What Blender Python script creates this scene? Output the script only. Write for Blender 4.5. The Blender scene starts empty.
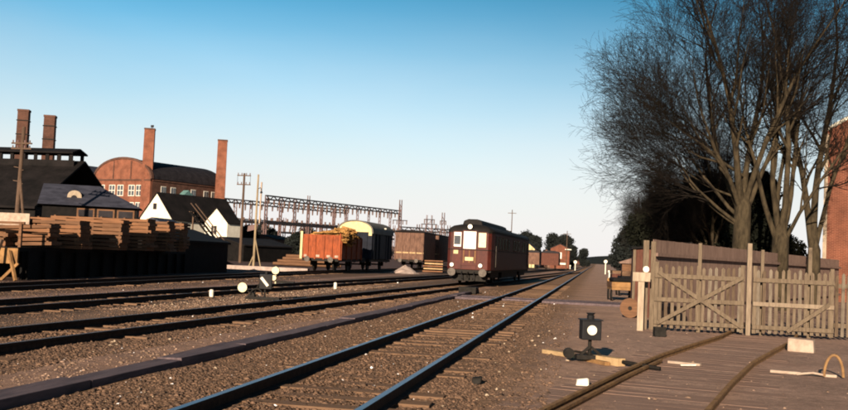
import bpy, math, random
import numpy as np
from math import radians as R, sin, cos, pi
from mathutils import Vector, Matrix

random.seed(7)
rng = np.random.default_rng(11)
S = bpy.context.scene
col = S.collection

# ------------------------------------------------------------------ camera
cd = bpy.data.cameras.new('camera')
cam = bpy.data.objects.new('camera', cd); col.objects.link(cam)
S.camera = cam
cd.sensor_width = 36.0
cd.lens = 36.0 * 1000.0 / 848.0
cd.clip_start = 0.1; cd.clip_end = 6000
Rm = Matrix(((0.98444781, -0.03429005, 0.17229829),
             (0.17019013, -0.05705796, -0.98375795),
             (0.0435641, 0.99778183, -0.05033476)))
cam.matrix_world = Matrix.Translation((0, 0, 1.6)) @ Rm.to_4x4()

# ------------------------------------------------------------------ light
SUN_EL, SUN_AZ = 15.0, 5.5        # low winter sun almost straight behind the camera, a little to its left
W = bpy.data.worlds.new('World'); S.world = W; W.use_nodes = True
nt = W.node_tree; nt.nodes.clear()
sky = nt.nodes.new('ShaderNodeTexSky'); sky.sky_type = 'NISHITA'; sky.sun_disc = False
sky.sun_elevation = R(SUN_EL); sky.sun_rotation = R(180 + SUN_AZ)
sky.altitude = 0; sky.air_density = 1.0; sky.dust_density = 0.3; sky.ozone_density = 3.0
bg = nt.nodes.new('ShaderNodeBackground'); bg.inputs[1].default_value = 0.055
wo = nt.nodes.new('ShaderNodeOutputWorld')
# pale low haze band of a winter sky, by elevation
wtc = nt.nodes.new('ShaderNodeTexCoord'); wsp = nt.nodes.new('ShaderNodeSeparateXYZ'); nt.links.new(wtc.outputs['Generated'], wsp.inputs[0])
wr = nt.nodes.new('ShaderNodeValToRGB'); wn = nt.nodes.new('ShaderNodeTexNoise'); wn.inputs['Scale'].default_value = 3.5; wn.inputs['Detail'].default_value = 4
wmp = nt.nodes.new('ShaderNodeMapping'); wmp.inputs['Scale'].default_value = (1, 1, 3.5); nt.links.new(wtc.outputs['Generated'], wmp.inputs[0]); nt.links.new(wmp.outputs[0], wn.inputs['Vector'])
wna = nt.nodes.new('ShaderNodeMath'); wna.operation = 'MULTIPLY_ADD'; nt.links.new(wn.outputs[0], wna.inputs[0]); wna.inputs[1].default_value = -.045
wnb = nt.nodes.new('ShaderNodeMath'); wnb.operation = 'ADD'; nt.links.new(wsp.outputs[2], wnb.inputs[0]); wnb.inputs[1].default_value = .022; nt.links.new(wnb.outputs[0], wna.inputs[2])
nt.links.new(wna.outputs[0], wr.inputs[0])
wr.color_ramp.interpolation = 'EASE'
wr.color_ramp.elements[0].position = 0.0; wr.color_ramp.elements[0].color = (.95,) * 3 + (1,)
wr.color_ramp.elements[1].position = 0.27; wr.color_ramp.elements[1].color = (0, 0, 0, 1)
wm = nt.nodes.new('ShaderNodeMix'); wm.data_type = 'RGBA'; nt.links.new(wr.outputs[0], wm.inputs[0])
wh = nt.nodes.new('ShaderNodeHueSaturation'); wh.inputs['Hue'].default_value = 0.482; wh.inputs['Saturation'].default_value = 1.32; wh.inputs['Value'].default_value = 0.98
nt.links.new(sky.outputs[0], wh.inputs['Color'])
# deeper blue towards the zenith
wd = nt.nodes.new('ShaderNodeMapRange'); wd.inputs['From Min'].default_value = .05; wd.inputs['From Max'].default_value = .38
wd.inputs['To Min'].default_value = 1.15; wd.inputs['To Max'].default_value = .46
wdx = nt.nodes.new('ShaderNodeMath'); wdx.operation = 'MULTIPLY_ADD'; nt.links.new(wsp.outputs[0], wdx.inputs[0]); wdx.inputs[1].default_value = .36; nt.links.new(wsp.outputs[2], wdx.inputs[2])
nt.links.new(wdx.outputs[0], wd.inputs[0])
ws = nt.nodes.new('ShaderNodeVectorMath'); ws.operation = 'SCALE'; nt.links.new(wh.outputs[0], ws.inputs[0]); nt.links.new(wd.outputs[0], ws.inputs['Scale'])
nt.links.new(ws.outputs[0], wm.inputs[6]); wm.inputs[7].default_value = (7.2, 6.95, 7.0, 1)
nt.links.new(wm.outputs[2], bg.inputs[0]); nt.links.new(bg.outputs[0], wo.inputs[0])
sd = bpy.data.lights.new('sun', 'SUN'); sd.energy = 5.0; sd.angle = R(0.53); sd.color = (1.0, 0.80, 0.60)
sun = bpy.data.objects.new('sun', sd); col.objects.link(sun)
to_sun = Vector((-sin(R(SUN_AZ)) * cos(R(SUN_EL)), -cos(R(SUN_AZ)) * cos(R(SUN_EL)), sin(R(SUN_EL))))
sun.rotation_euler = to_sun.to_track_quat('Z', 'Y').to_euler()
sun.location = (0, -20, 30)
vs = S.view_settings
S.display_settings.display_device = 'sRGB'
vs.view_transform = 'Standard'; vs.look = 'None'; vs.exposure = 1.2; vs.gamma = 1.0; vs.use_curve_mapping = False
S.cycles.filter_width = 1.9
S.cycles.max_bounces = 5

# ------------------------------------------------------------------ materials
def mat(name, c1, c2=None, scale=3.0, rough=0.85, bump=0.0, bscale=None, metal=0.0, stretch=None, detail=5, emit=None, spec=0.12):
    m = bpy.data.materials.new(name); m.use_nodes = True
    n = m.node_tree.nodes; l = m.node_tree.links
    b = n['Principled BSDF']; b.inputs['Roughness'].default_value = rough; b.inputs['Metallic'].default_value = metal
    b.inputs['Specular IOR Level'].default_value = spec
    tc = n.new('ShaderNodeTexCoord'); mp = n.new('ShaderNodeMapping'); l.new(tc.outputs['Object'], mp.inputs[0])
    if stretch: mp.inputs['Scale'].default_value = stretch
    nz = n.new('ShaderNodeTexNoise'); nz.inputs['Scale'].default_value = scale; nz.inputs['Detail'].default_value = detail
    nz.inputs['Roughness'].default_value = 0.65
    l.new(mp.outputs[0], nz.inputs['Vector'])
    rp = n.new('ShaderNodeValToRGB')
    if c2 is None: c2 = tuple(x * 0.6 for x in c1)
    rp.color_ramp.elements[0].position = 0.35; rp.color_ramp.elements[1].position = 0.65
    rp.color_ramp.elements[0].color = (*c2, 1); rp.color_ramp.elements[1].color = (*c1, 1)
    l.new(nz.outputs[0], rp.inputs[0]); l.new(rp.outputs[0], b.inputs['Base Color'])
    if bump:
        n2 = n.new('ShaderNodeTexNoise'); n2.inputs['Scale'].default_value = bscale or scale * 4; n2.inputs['Detail'].default_value = 6
        l.new(mp.outputs[0], n2.inputs['Vector'])
        bp = n.new('ShaderNodeBump'); bp.inputs['Strength'].default_value = 1.0; bp.inputs['Distance'].default_value = bump
        l.new(n2.outputs[0], bp.inputs['Height']); l.new(bp.outputs[0], b.inputs['Normal'])
    if emit:
        b.inputs['Emission Color'].default_value = (*emit[0], 1); b.inputs['Emission Strength'].default_value = emit[1]
    return m

def mat_brick(name, c1, c2, mortar, bw=0.25, bh=0.075, rough=0.9):
    m = bpy.data.materials.new(name); m.use_nodes = True
    n = m.node_tree.nodes; l = m.node_tree.links
    b = n['Principled BSDF']; b.inputs['Roughness'].default_value = rough; b.inputs['Specular IOR Level'].default_value = 0.2
    tc = n.new('ShaderNodeTexCoord'); sx = n.new('ShaderNodeSeparateXYZ'); cx = n.new('ShaderNodeCombineXYZ')
    l.new(tc.outputs['Object'], sx.inputs[0])
    ad = n.new('ShaderNodeMath'); ad.operation = 'ADD'; l.new(sx.outputs[0], ad.inputs[0]); l.new(sx.outputs[1], ad.inputs[1])
    l.new(ad.outputs[0], cx.inputs[0]); l.new(sx.outputs[2], cx.inputs[1])
    br = n.new('ShaderNodeTexBrick'); br.inputs['Scale'].default_value = 1.0
    br.inputs['Brick Width'].default_value = bw; br.inputs['Row Height'].default_value = bh
    br.inputs['Mortar Size'].default_value = 0.008
    br.inputs['Color1'].default_value = (*c1, 1); br.inputs['Color2'].default_value = (*c2, 1); br.inputs['Mortar'].default_value = (*mortar, 1)
    l.new(cx.outputs[0], br.inputs['Vector'])
    nz = n.new('ShaderNodeTexNoise'); nz.inputs['Scale'].default_value = 0.9; nz.inputs['Detail'].default_value = 6
    l.new(tc.outputs['Object'], nz.inputs['Vector'])
    mr = n.new('ShaderNodeMapRange'); mr.inputs['From Min'].default_value = 0.3; mr.inputs['From Max'].default_value = 0.7
    mr.inputs['To Min'].default_value = 0.6; mr.inputs['To Max'].default_value = 1.15; l.new(nz.outputs[0], mr.inputs[0])
    mx = n.new('ShaderNodeVectorMath'); mx.operation = 'SCALE'; l.new(br.outputs[0], mx.inputs[0]); l.new(mr.outputs[0], mx.inputs['Scale'])
    l.new(mx.outputs[0], b.inputs['Base Color'])
    return m

M = dict(
    rail_side=mat('rail_side', (0.045, 0.028, 0.02), (0.02, 0.014, 0.012), 12, 0.9, 0.002),
    rail_top=mat('rail_top', (0.24, 0.25, 0.29), (0.15, 0.16, 0.19), 6, 0.35, metal=1.0, stretch=(4, .3, 1)),
    rail_top_dull=mat('rail_top_dull', (0.17, 0.13, 0.11), (0.09, 0.065, 0.05), 9, 0.5, metal=0.6),
    rail_rust=mat('rail_rust', (0.24, 0.14, 0.06), (0.12, 0.068, 0.034), 8, 0.8, 0.002),
    sleeper=mat('sleeper', (0.16, 0.098, 0.06), (0.10, 0.06, 0.038), 5, 0.95, 0.006, 30, stretch=(.4, 3, 3)),
    boards=mat('boards', (0.24, 0.158, 0.120), (0.155, 0.10, 0.077), 4, 0.9, 0.005, 26, stretch=(.4, 4, 4)),
    trough=mat('trough', (0.115, 0.085, 0.09), (0.06, 0.045, 0.05), 3, 0.8, 0.004, 25, stretch=(5, .5, 5)),
    tar=mat('tar', (0.008, 0.0065, 0.006), (0.003, 0.0027, 0.0025), 2, 0.8, 0.01, 8),  # tar of the sheds; on the dock it carries painted-in shade
    tarroof=mat('tarroof', (0.011, 0.009, 0.009), (0.004, 0.0035, 0.0035), .7, 0.85, 0.01, 4),
    slate=mat('slate', (0.042, 0.044, 0.060), (0.022, 0.023, 0.032), 1.2, 0.6, 0.01, 8, stretch=(1, 1, 3)),
    roofdark=mat('roofdark', (0.022, 0.020, 0.023), (0.010, 0.009, 0.011), 1.0, 0.75, 0.01, 6),
    plank=mat('plank', (0.19, 0.092, 0.046), (0.10, 0.05, 0.027), 2.2, 0.85, 0.004, 20, stretch=(.5, 3, 6)),
    plank2=mat('plank2', (0.15, 0.078, 0.042), (0.08, 0.043, 0.025), 2.6, 0.85, 0.004, 20, stretch=(.5, 3, 6)),
    plank_pale=mat('plank_pale', (0.26, 0.145, 0.06), (0.13, 0.07, 0.03), 3, 0.85, 0.004, 20),
    plank_mid=mat('plank_mid', (0.21, 0.165, 0.12), (0.13, 0.10, 0.072), 6, 0.9, stretch=(3, 3, .5)),
    log=mat('log', (0.40, 0.22, 0.07), (0.12, 0.055, 0.018), 6, 0.85, 0.004, 20),
    fresh=mat('fresh', (0.40, 0.28, 0.15), (0.25, 0.165, 0.085), 5, 0.8, 0.003, 30),
    picket=mat('picket', (0.135, 0.104, 0.072), (0.08, 0.060, 0.042), 6, 0.9, 0.004, 40, stretch=(3, 3, .5)),
    picket_grey=mat('picket_grey', (0.15, 0.125, 0.095), (0.09, 0.072, 0.055), 7, 0.9, 0.004, 40, stretch=(3, 3, .5)),
    picket_dark=mat('picket_dark', (0.10, 0.072, 0.048), (0.055, 0.038, 0.026), 5, 0.9, 0.004, 40, stretch=(3, 3, .5)),
    post_pale=mat('post_pale', (0.33, 0.27, 0.20), (0.21, 0.165, 0.12), 5, 0.8, 0.003, 30, stretch=(3, 3, .5)),
    fence_brown=mat('fence_brown', (0.20, 0.135, 0.108), (0.13, 0.085, 0.068), 2.5, 0.95, 0.006, 20, stretch=(3, 3, .6)),
    hut_red=mat('hut_red', (0.10, 0.042, 0.030), (0.055, 0.024, 0.018), 4, 0.9, 0.004, 30, stretch=(3, 3, .6)),
    whitewash=mat('whitewash', (0.62, 0.59, 0.50), (0.50, 0.47, 0.39), 1.2, 0.9, 0.004, 15),
    white=mat('white', (0.62, 0.60, 0.53), (0.46, 0.43, 0.36), 14, 0.6),
    cream=mat('cream', (0.50, 0.43, 0.24), (0.38, 0.31, 0.17), 3, 0.7),
    train_red=mat('train_red', (0.072, 0.017, 0.012), (0.04, 0.010, 0.008), 2.5, 0.5, spec=.12),
    train_roof=mat('train_roof', (0.014, 0.012, 0.011), (0.007, 0.006, 0.006), 2, 0.7, 0.004, 10),
    black=mat('black', (0.012, 0.012, 0.013), (0.006, 0.006, 0.007), 6, 0.5),
    iron=mat('iron', (0.016, 0.014, 0.012), (0.007, 0.006, 0.005), 8, 0.7, 0.003, 30),
    bufferm=mat('buffer', (0.07, 0.06, 0.052), (0.035, 0.03, 0.026), 9, 0.5, metal=.5),
    glass=mat('glass', (0.05, 0.06, 0.07), (0.03, 0.035, 0.04), 2, 0.08, spec=.8),
    blind=mat('blind', (0.70, 0.69, 0.64), (0.55, 0.54, 0.50), 4, 0.5),  # glare on the cab front glass, put into an opaque white
    lamp=mat('lamp', (0.86, 0.83, 0.74), (0.78, 0.74, 0.64), 9, 0.25),
    disc=mat('disc', (0.60, 0.55, 0.38), (0.46, 0.41, 0.27), 10, 0.5),
    orange=mat('orange', (0.26, 0.062, 0.022), (0.13, 0.033, 0.014), 3, 0.75, 0.003, 20, stretch=(2, 2, .6)),
    van=mat('van', (0.009, 0.012, 0.021), (0.004, 0.005, 0.009), 2, 0.7, 0.004, 14),
    vanroof=mat('vanroof', (0.15, 0.14, 0.12), (0.09, 0.084, 0.074), 2, 0.8),
    wagon_brown=mat('wagon_brown', (0.155, 0.088, 0.062), (0.06, 0.033, 0.025), 2.2, 0.85, 0.004, 20, stretch=(3, 3, .6)),
    bark=mat('bark', (0.052, 0.040, 0.024), (0.014, 0.011, 0.007), 5, 0.95, 0.02, 16, stretch=(1, 1, .35)),
    twig=mat('twig', (0.012, 0.009, 0.007), (0.005, 0.004, 0.003), 3, 0.95),
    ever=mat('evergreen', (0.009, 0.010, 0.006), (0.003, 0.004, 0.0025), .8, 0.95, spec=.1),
    farleaf=mat('far_foliage', (0.016, 0.019, 0.017), (0.007, 0.009, 0.009), .4, 0.95, spec=.1),
    steel=mat('steel', (0.15, 0.095, 0.09), (0.08, 0.055, 0.053), .6, 0.8),
    steel_dark=mat('steel_dark', (0.032, 0.030, 0.034), (0.016, 0.015, 0.017), 1, 0.8),
    porcelain=mat('porcelain', (0.12, 0.07, 0.05), (0.06, 0.035, 0.03), 4, 0.4),
    polewood=mat('polewood', (0.10, 0.065, 0.045), (0.055, 0.036, 0.026), 3, 0.9, stretch=(2, 2, .4)),
    polepale=mat('polepale', (0.27, 0.21, 0.13), (0.16, 0.12, 0.075), 3, 0.9, stretch=(2, 2, .4)),
    concrete=mat('concrete', (0.33, 0.27, 0.24), (0.22, 0.17, 0.15), 3, 0.9, 0.004, 20),
    stonegrey=mat('stonegrey', (0.36, 0.29, 0.23), (0.24, 0.18, 0.14), 5, 0.9, 0.004, 20),
    verdigris=mat('verdigris', (0.10, 0.20, 0.19), (0.06, 0.12, 0.12), 3, 0.8),
    brick_sooty=mat_brick('brick_sooty', (0.085, 0.036, 0.024), (0.055, 0.024, 0.016), (0.07, 0.045, 0.035)),
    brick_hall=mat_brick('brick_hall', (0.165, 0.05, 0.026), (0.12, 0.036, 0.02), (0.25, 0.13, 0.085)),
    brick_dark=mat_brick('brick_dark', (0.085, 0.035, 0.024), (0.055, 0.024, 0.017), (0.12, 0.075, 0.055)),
    brick_house=mat_brick('brick_house', (0.125, 0.04, 0.023), (0.09, 0.028, 0.017), (0.20, 0.095, 0.06)),
)

# ------------------------------------------------------------------ mesh helpers
class MB:
    def __init__(s): s.v = []; s.f = []; s.m = []
    def add(s, vs_, fs_, mi=0):
        o = len(s.v); s.v += [tuple(v) for v in vs_]; s.f += [tuple(i + o for i in f) for f in fs_]; s.m += [mi] * len(fs_)
        return s
    def box(s, x0, x1, y0, y1, z0, z1, mi=0, jit=0):
        j = (lambda: random.uniform(-jit, jit)) if jit else (lambda: 0)
        v = [(x + j(), y + j(), z + j()) for z in (z0, z1) for x, y in ((x0, y0), (x1, y0), (x1, y1), (x0, y1))]
        return s.add(v, [(0, 3, 2, 1), (4, 5, 6, 7), (0, 1, 5, 4), (1, 2, 6, 5), (2, 3, 7, 6), (3, 0, 4, 7)], mi)
    def bar(s, a, b, w, h, mi=0):           # rectangular bar from a to b
        a = Vector(a); b = Vector(b); d = (b - a).normalized()
        up = Vector((0, 0, 1)) if abs(d.z) < .95 else Vector((0, 1, 0))
        r = d.cross(up).normalized() * w / 2; u = r.cross(d).normalized() * h / 2
        v = [p + q for p in (a, b) for q in (-r - u, r - u, r + u, -r + u)]
        return s.add(v, [(3, 2, 1, 0), (4, 5, 6, 7), (0, 1, 5, 4), (1, 2, 6, 5), (2, 3, 7, 6), (3, 0, 4, 7)], mi)
    def tube(s, pts, rad, n=8, mi=0, cap=True):
        pts = [Vector(p) for p in pts]
        if not hasattr(rad, '__len__'): rad = [rad] * len(pts)
        o = []; d0 = (pts[1] - pts[0]).normalized()
        up = Vector((0, 0, 1)) if abs(d0.z) < .9 else Vector((0, 1, 0))
        for i, p in enumerate(pts):
            d = (pts[min(i + 1, len(pts) - 1)] - pts[max(i - 1, 0)]).normalized()
            r = d.cross(up).normalized(); u = r.cross(d)
            o += [p + (r * cos(2 * pi * k / n) + u * sin(2 * pi * k / n)) * rad[i] for k in range(n)]
        f = [(i * n + k, (i + 1) * n + k, (i + 1) * n + (k + 1) % n, i * n + (k + 1) % n) for i in range(len(pts) - 1) for k in range(n)]
        if cap: f += [tuple(range(n)), tuple(range((len(pts) - 1) * n, len(pts) * n))[::-1]]
        return s.add(o, f, mi)
    def cyl(s, c, ax, r, h, n=20, mi=0, r2=None):
        c = Vector(c); a = Vector(ax).normalized()
        return s.tube([c, c + a * h], [r, r if r2 is None else r2], n, mi)
    def prism(s, poly, a, b, mi=0, plane='xz'):     # extrude an (x,z) outline along y, or a (y,z) outline along x
        n = len(poly)
        if plane == 'xz': v = [(p[0], a, p[1]) for p in poly] + [(p[0], b, p[1]) for p in poly]
        elif plane == 'yz': v = [(a, p[0], p[1]) for p in poly] + [(b, p[0], p[1]) for p in poly]
        else: v = [(p[0], p[1], a) for p in poly] + [(p[0], p[1], b) for p in poly]
        return s.add(v, [tuple(range(n)), tuple(range(n, 2 * n))[::-1]] + [(i, i + n, (i + 1) % n + n, (i + 1) % n) for i in range(n)], mi)
    def build(s, name, m, parent=None, loc=None, rz=None, smooth=False, bevel=0):
        me = bpy.data.meshes.new(name); me.from_pydata(s.v, [], s.f)
        for x in (m if isinstance(m, (list, tuple)) else [m]): me.materials.append(M[x] if isinstance(x, str) else x)
        me.polygons.foreach_set('material_index', s.m)
        import bmesh
        bm = bmesh.new(); bm.from_mesh(me); bmesh.ops.recalc_face_normals(bm, faces=bm.faces); bm.to_mesh(me); bm.free()
        if smooth:
            me.polygons.foreach_set('use_smooth', [True] * len(me.polygons))
        me.update()
        o = bpy.data.objects.new(name, me); col.objects.link(o)
        if parent: o.parent = parent
        if loc: o.location = loc
        if rz is not None: o.rotation_euler.z = rz
        if bevel:
            md = o.modifiers.new('bevel', 'BEVEL'); md.width = bevel; md.segments = 2; md.limit_method = 'ANGLE'
        return o

def npmesh(name, V, F, m, parent=None):
    me = bpy.data.meshes.new(name)
    V = np.asarray(V, np.float32); F = np.asarray(F, np.int32); k = F.shape[1]
    me.vertices.add(len(V)); me.vertices.foreach_set('co', V.ravel())
    me.loops.add(F.size); me.loops.foreach_set('vertex_index', F.ravel())
    me.polygons.add(len(F)); me.polygons.foreach_set('loop_start', np.arange(0, F.size, k, dtype=np.int32))
    me.materials.append(M[m] if isinstance(m, str) else m)
    me.update(calc_edges=True)
    o = bpy.data.objects.new(name, me); col.objects.link(o)
    if parent: o.parent = parent
    return o

def tag(o, label=None, cat=None, group=None, kind=None):
    if label: o['label'] = label
    if cat: o['category'] = cat
    if group: o['group'] = group
    if kind: o['kind'] = kind
    return o
def thing(name, label, cat, loc=(0, 0, 0), rz=0, group=None):
    o = bpy.data.objects.new(name, None); col.objects.link(o); o.location = loc; o.rotation_euler.z = rz
    o.empty_display_size = .3
    return tag(o, label, cat, group)
def dup(root, loc=None, rz=None, label=None, group=None):
    def cp(o, par):
        c = o.copy(); col.objects.link(c)
        if par is not None: c.parent = par
        for ch in [x for x in KIDS[o.name]]: cp(ch, c)
        return c
    KIDS = {}
    def walk(o):
        KIDS[o.name] = list(o.children)
        for c in KIDS[o.name]: walk(c)
    walk(root)
    r = cp(root, None)
    if loc is not None: r.location = loc
    if rz is not None: r.rotation_euler.z = rz
    if label: r['label'] = label
    if group: r['group'] = group
    return r

# ------------------------------------------------------------------ ground
def ground_material():
    m = bpy.data.materials.new('yard_ground'); m.use_nodes = True
    n = m.node_tree.nodes; l = m.node_tree.links
    b = n['Principled BSDF']; b.inputs['Roughness'].default_value = 0.95; b.inputs['Specular IOR Level'].default_value = 0.15
    tc = n.new('ShaderNodeTexCoord'); sp = n.new('ShaderNodeSeparateXYZ'); l.new(tc.outputs['Object'], sp.inputs[0])
    def noise(s, d=6, r=.65):
        z = n.new('ShaderNodeTexNoise'); z.inputs['Scale'].default_value = s; z.inputs['Detail'].default_value = d
        z.inputs['Roughness'].default_value = r; l.new(tc.outputs['Object'], z.inputs['Vector']); return z.outputs[0]
    def math_(op, a, b_=None, c=None):
        q = n.new('ShaderNodeMath'); q.operation = op
        for i, x in enumerate((a, b_, c)):
            if x is None: continue
            if isinstance(x, (int, float)): q.inputs[i].default_value = x
            else: l.new(x, q.inputs[i])
        return q.outputs[0]
    wob = math_('MULTIPLY', math_('SUBTRACT', noise(.8), .5), 1.3)
    X = math_('ADD', sp.outputs[0], wob)
    rp = n.new('ShaderNodeValToRGB'); rp.color_ramp.interpolation = 'LINEAR'
    mr = n.new('ShaderNodeMapRange'); mr.inputs['From Min'].default_value = -30; mr.inputs['From Max'].default_value = 10
    l.new(X, mr.inputs[0]); l.new(mr.outputs[0], rp.inputs[0])
    P = lambda x: (x + 30) / 40
    stops = [(-25, (.085, .05, .042)), (-21, (.11, .066, .052)), (-19.5, (.12, .075, .052)), (-16, (.14, .085, .06)), (-15.2, (.30, .19, .15)), (-14.4, (.10, .065, .045)),
             (-11.4, (.11, .07, .046)), (-10.6, (.22, .14, .095)), (-9.8, (.13, .082, .055)), (-7.4, (.13, .08, .05)),
             (-6.9, (.30, .185, .13)), (-5.8, (.30, .18, .125)), (-5.3, (.19, .11, .062)), (-3.5, (.24, .135, .07)),
             (-1.3, (.23, .135, .078)), (-.6, (.35, .22, .155)), (1.0, (.35, .23, .172)), (9, (.28, .185, .145))]
    el = rp.color_ramp.elements
    el[0].position = P(stops[0][0]); el[0].color = (*stops[0][1], 1); el[1].position = P(stops[-1][0]); el[1].color = (*stops[-1][1], 1)
    for x, c in stops[1:-1]:
        e = el.new(P(x)); e.color = (*c, 1)
    fine = noise(38, 5, .8); mid = noise(6, 6, .7); big = noise(.5, 4)
    f1 = n.new('ShaderNodeMapRange'); f1.inputs['From Min'].default_value = .36; f1.inputs['From Max'].default_value = .64
    f1.inputs['To Min'].default_value = .62; f1.inputs['To Max'].default_value = 1.35; l.new(fine, f1.inputs[0])
    f2 = n.new('ShaderNodeMapRange'); f2.inputs['From Min'].default_value = .35; f2.inputs['From Max'].default_value = .65
    f2.inputs['To Min'].default_value = .72; f2.inputs['To Max'].default_value = 1.25; l.new(mid, f2.inputs[0])
    f3 = n.new('ShaderNodeMapRange'); f3.inputs['From Min'].default_value = .35; f3.inputs['From Max'].default_value = .65
    f3.inputs['To Min'].default_value = .64; f3.inputs['To Max'].default_value = .95; l.new(big, f3.inputs[0])
    k = math_('MULTIPLY', math_('MULTIPLY', f1.outputs[0], f2.outputs[0]), f3.outputs[0])
    sc = n.new('ShaderNodeVectorMath'); sc.operation = 'SCALE'; l.new(rp.outputs[0], sc.inputs[0]); l.new(k, sc.inputs['Scale'])
    l.new(sc.outputs[0], b.inputs['Base Color'])
    h = math_('ADD', math_('MULTIPLY', fine, .5), math_('MULTIPLY', mid, 1.0))
    bp = n.new('ShaderNodeBump'); bp.inputs['Distance'].default_value = 0.035; bp.inputs['Strength'].default_value = .8
    l.new(h, bp.inputs['Height']); l.new(bp.outputs[0], b.inputs['Normal'])
    return m
M['ground'] = ground_material()

def hgt(x, y):      # gentle unevenness of the yard
    k = np.clip((-.8 - np.asarray(x, float)) / 1.0, .12, 1)
    return k * (0.018 * np.sin(x * 1.3 + .4 * y) * np.cos(y * .9) + .012 * np.sin(x * 3.1 + 1) * np.sin(y * 2.3 + .7 * x))
def build_ground():
    # one sheet: fine near the camera, coarse to the horizon
    xs = np.concatenate([[-3000, -1200, -500, -200, -100, -60, -40], np.arange(-30, 12, .35), [14, 20, 40, 90, 200, 500, 1500, 3000]])
    ys = np.concatenate([[-200, -60, -15, 0, 4], np.arange(6, 45, .35), np.arange(45, 110, 3), [130, 170, 230, 320, 500, 900, 1800, 4500]])
    X, Y = np.meshgrid(xs, ys); Z = hgt(X, Y)
    inside = (X > -29) & (X < 11) & (Y > 6) & (Y < 44)
    Z = np.where(inside, Z, 0)
    V = np.stack([X, Y, Z], -1).reshape(-1, 3); nx = len(xs)
    i = np.arange((len(ys) - 1))[:, None] * nx + np.arange(nx - 1)[None]
    F = np.stack([i, i + 1, i + nx + 1, i + nx], -1).reshape(-1, 4)
    o = npmesh('ground', V, F, 'ground'); o['kind'] = 'structure'
    o.data.polygons.foreach_set('use_smooth', [True] * len(o.data.polygons))
build_ground()

# ------------------------------------------------------------------ tracks
GZ = 0.15      # height of the rail head
PROF = [(-.065, 0), (.065, 0), (.065, .015), (.012, .035), (.012, .105), (.036, .115), (.036, .15), (-.036, .15), (-.036, .115), (-.012, .105), (-.012, .035), (-.065, .015)]
def rail(pts, off, parent, mats, top=GZ, wk=1.0):
    mb = MB(); n = len(PROF); pts = [Vector((*p, 0)) for p in pts]; V = []
    for i, p in enumerate(pts):
        d = (pts[min(i + 1, len(pts) - 1)] - pts[max(i - 1, 0)]).normalized(); r = Vector((d.y, -d.x, 0))
        for (a, z) in PROF: q = p + r * (off + a * wk); V.append((q.x, q.y, z + top - .15))
    F = []; mi = []
    for i in range(len(pts) - 1):
        for k in range(n):
            F.append((i * n + k, i * n + (k + 1) % n, (i + 1) * n + (k + 1) % n, (i + 1) * n + k)); mi.append(1 if k == 6 else 0)
    F += [tuple(range(n)), tuple(range((len(pts) - 1) * n, len(pts) * n))]; mi += [0, 0]
    mb.v = V; mb.f = F; mb.m = mi
    return mb.build('rail', mats, parent)
def track(label, fx, y0, y1, ys_end, mats, slp_mat='sleeper', sz=0.018, step=.65, group='railway tracks'):
    t = thing('railway_track', label, 'railway track', (0, 0, 0), 0, group)
    N = 60; pts = [(fx(y0 + (y1 - y0) * (i / N) ** 1.6), y0 + (y1 - y0) * (i / N) ** 1.6) for i in range(N + 1)]
    for s in (-1, 1): rail(pts, s * .7525, t, mats)
    vars_ = []
    for k in range(5):
        mb = MB(); mb.box(-1.22, 1.22, -.12, .12, -.1, 0, jit=.012); vars_.append(mb)
    y = max(y0 + .3, 5.5); k = 0; proto = []
    while y < ys_end and k < 100:
        loc = (fx(y) + random.uniform(-.05, .05), y + random.uniform(-.03, .03), sz + random.uniform(-.022, .008)); rz = random.uniform(-.02, .02)
        if k < 5: o = vars_[k].build('sleeper', slp_mat, t, bevel=.01); proto.append(o)
        else: o = proto[k % 5].copy(); col.objects.link(o)
        o.location = loc; o.rotation_euler.z = rz
        y += step; k += 1
    return t
fxm = lambda y: -2.88
fxc = lambda y: min(-9.2 + .04 * y, -3.15)
fxd = lambda y: -12.9 if y < 30 else min(-12.9 + .04 * (y - 30), -5.2)
fxe = lambda y: -17.8 + (0 if y < 27 else -.046 * (min(y, 68) - 27))
RT = ['rail_side', 'rail_top']; RD = ['rail_side', 'rail_top_dull']
track('main line track with blue shining rails running straight to the horizon', fxm, 2, 900, 66, RT)
track('track the red railcar stands on, its rails dull and brown', fxc, 2, 155, 66, RD)
track('second yard track left of the railcar, beyond the row of pale stones', fxd, 8, 220, 66, RD)
track('farthest yard track at left, running under the goods wagons', fxe, 10, 260, 84, RD)

# siding that curves right through the gate, in timber decking
sid = thing('railway_track', 'rusty siding curving right through the wooden gate, set in timber decking', 'railway track', (0, 0, 0), 0, 'railway tracks')
def sx(y):      # left rail of the siding
    P = [(2, -1.2), (6, -.95), (10.2, -.52), (12.4, -.05), (14.4, .38), (17.7, 1.15), (20.7, 2.0), (23.5, 2.82), (26, 3.4), (30, 4.3)]
    for (a, b), (c, d) in zip(P, P[1:]):
        if y <= c: return b + (d - b) * (y - a) / (c - a)
    return P[-1][1]
ctr = []
yy = 2.0
while yy < 30:
    d = (sx(yy + .8) - sx(yy - .8)) / 1.6; n_ = math.hypot(1, d)
    ctr.append((sx(yy) + .75 / n_, yy - .75 * d / n_)); yy += .6
for s in (-1, 1): rail(ctr, s * .7525, sid, ['rail_rust', 'rail_rust'], top=.10, wk=.72)
for s in (-1,): rail(ctr[10:26], s * .7525 - s * .115, sid, ['rail_rust', 'rail_rust'], top=.075, wk=.6).name = 'guard_rail'
k = 0; sb = []
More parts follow.
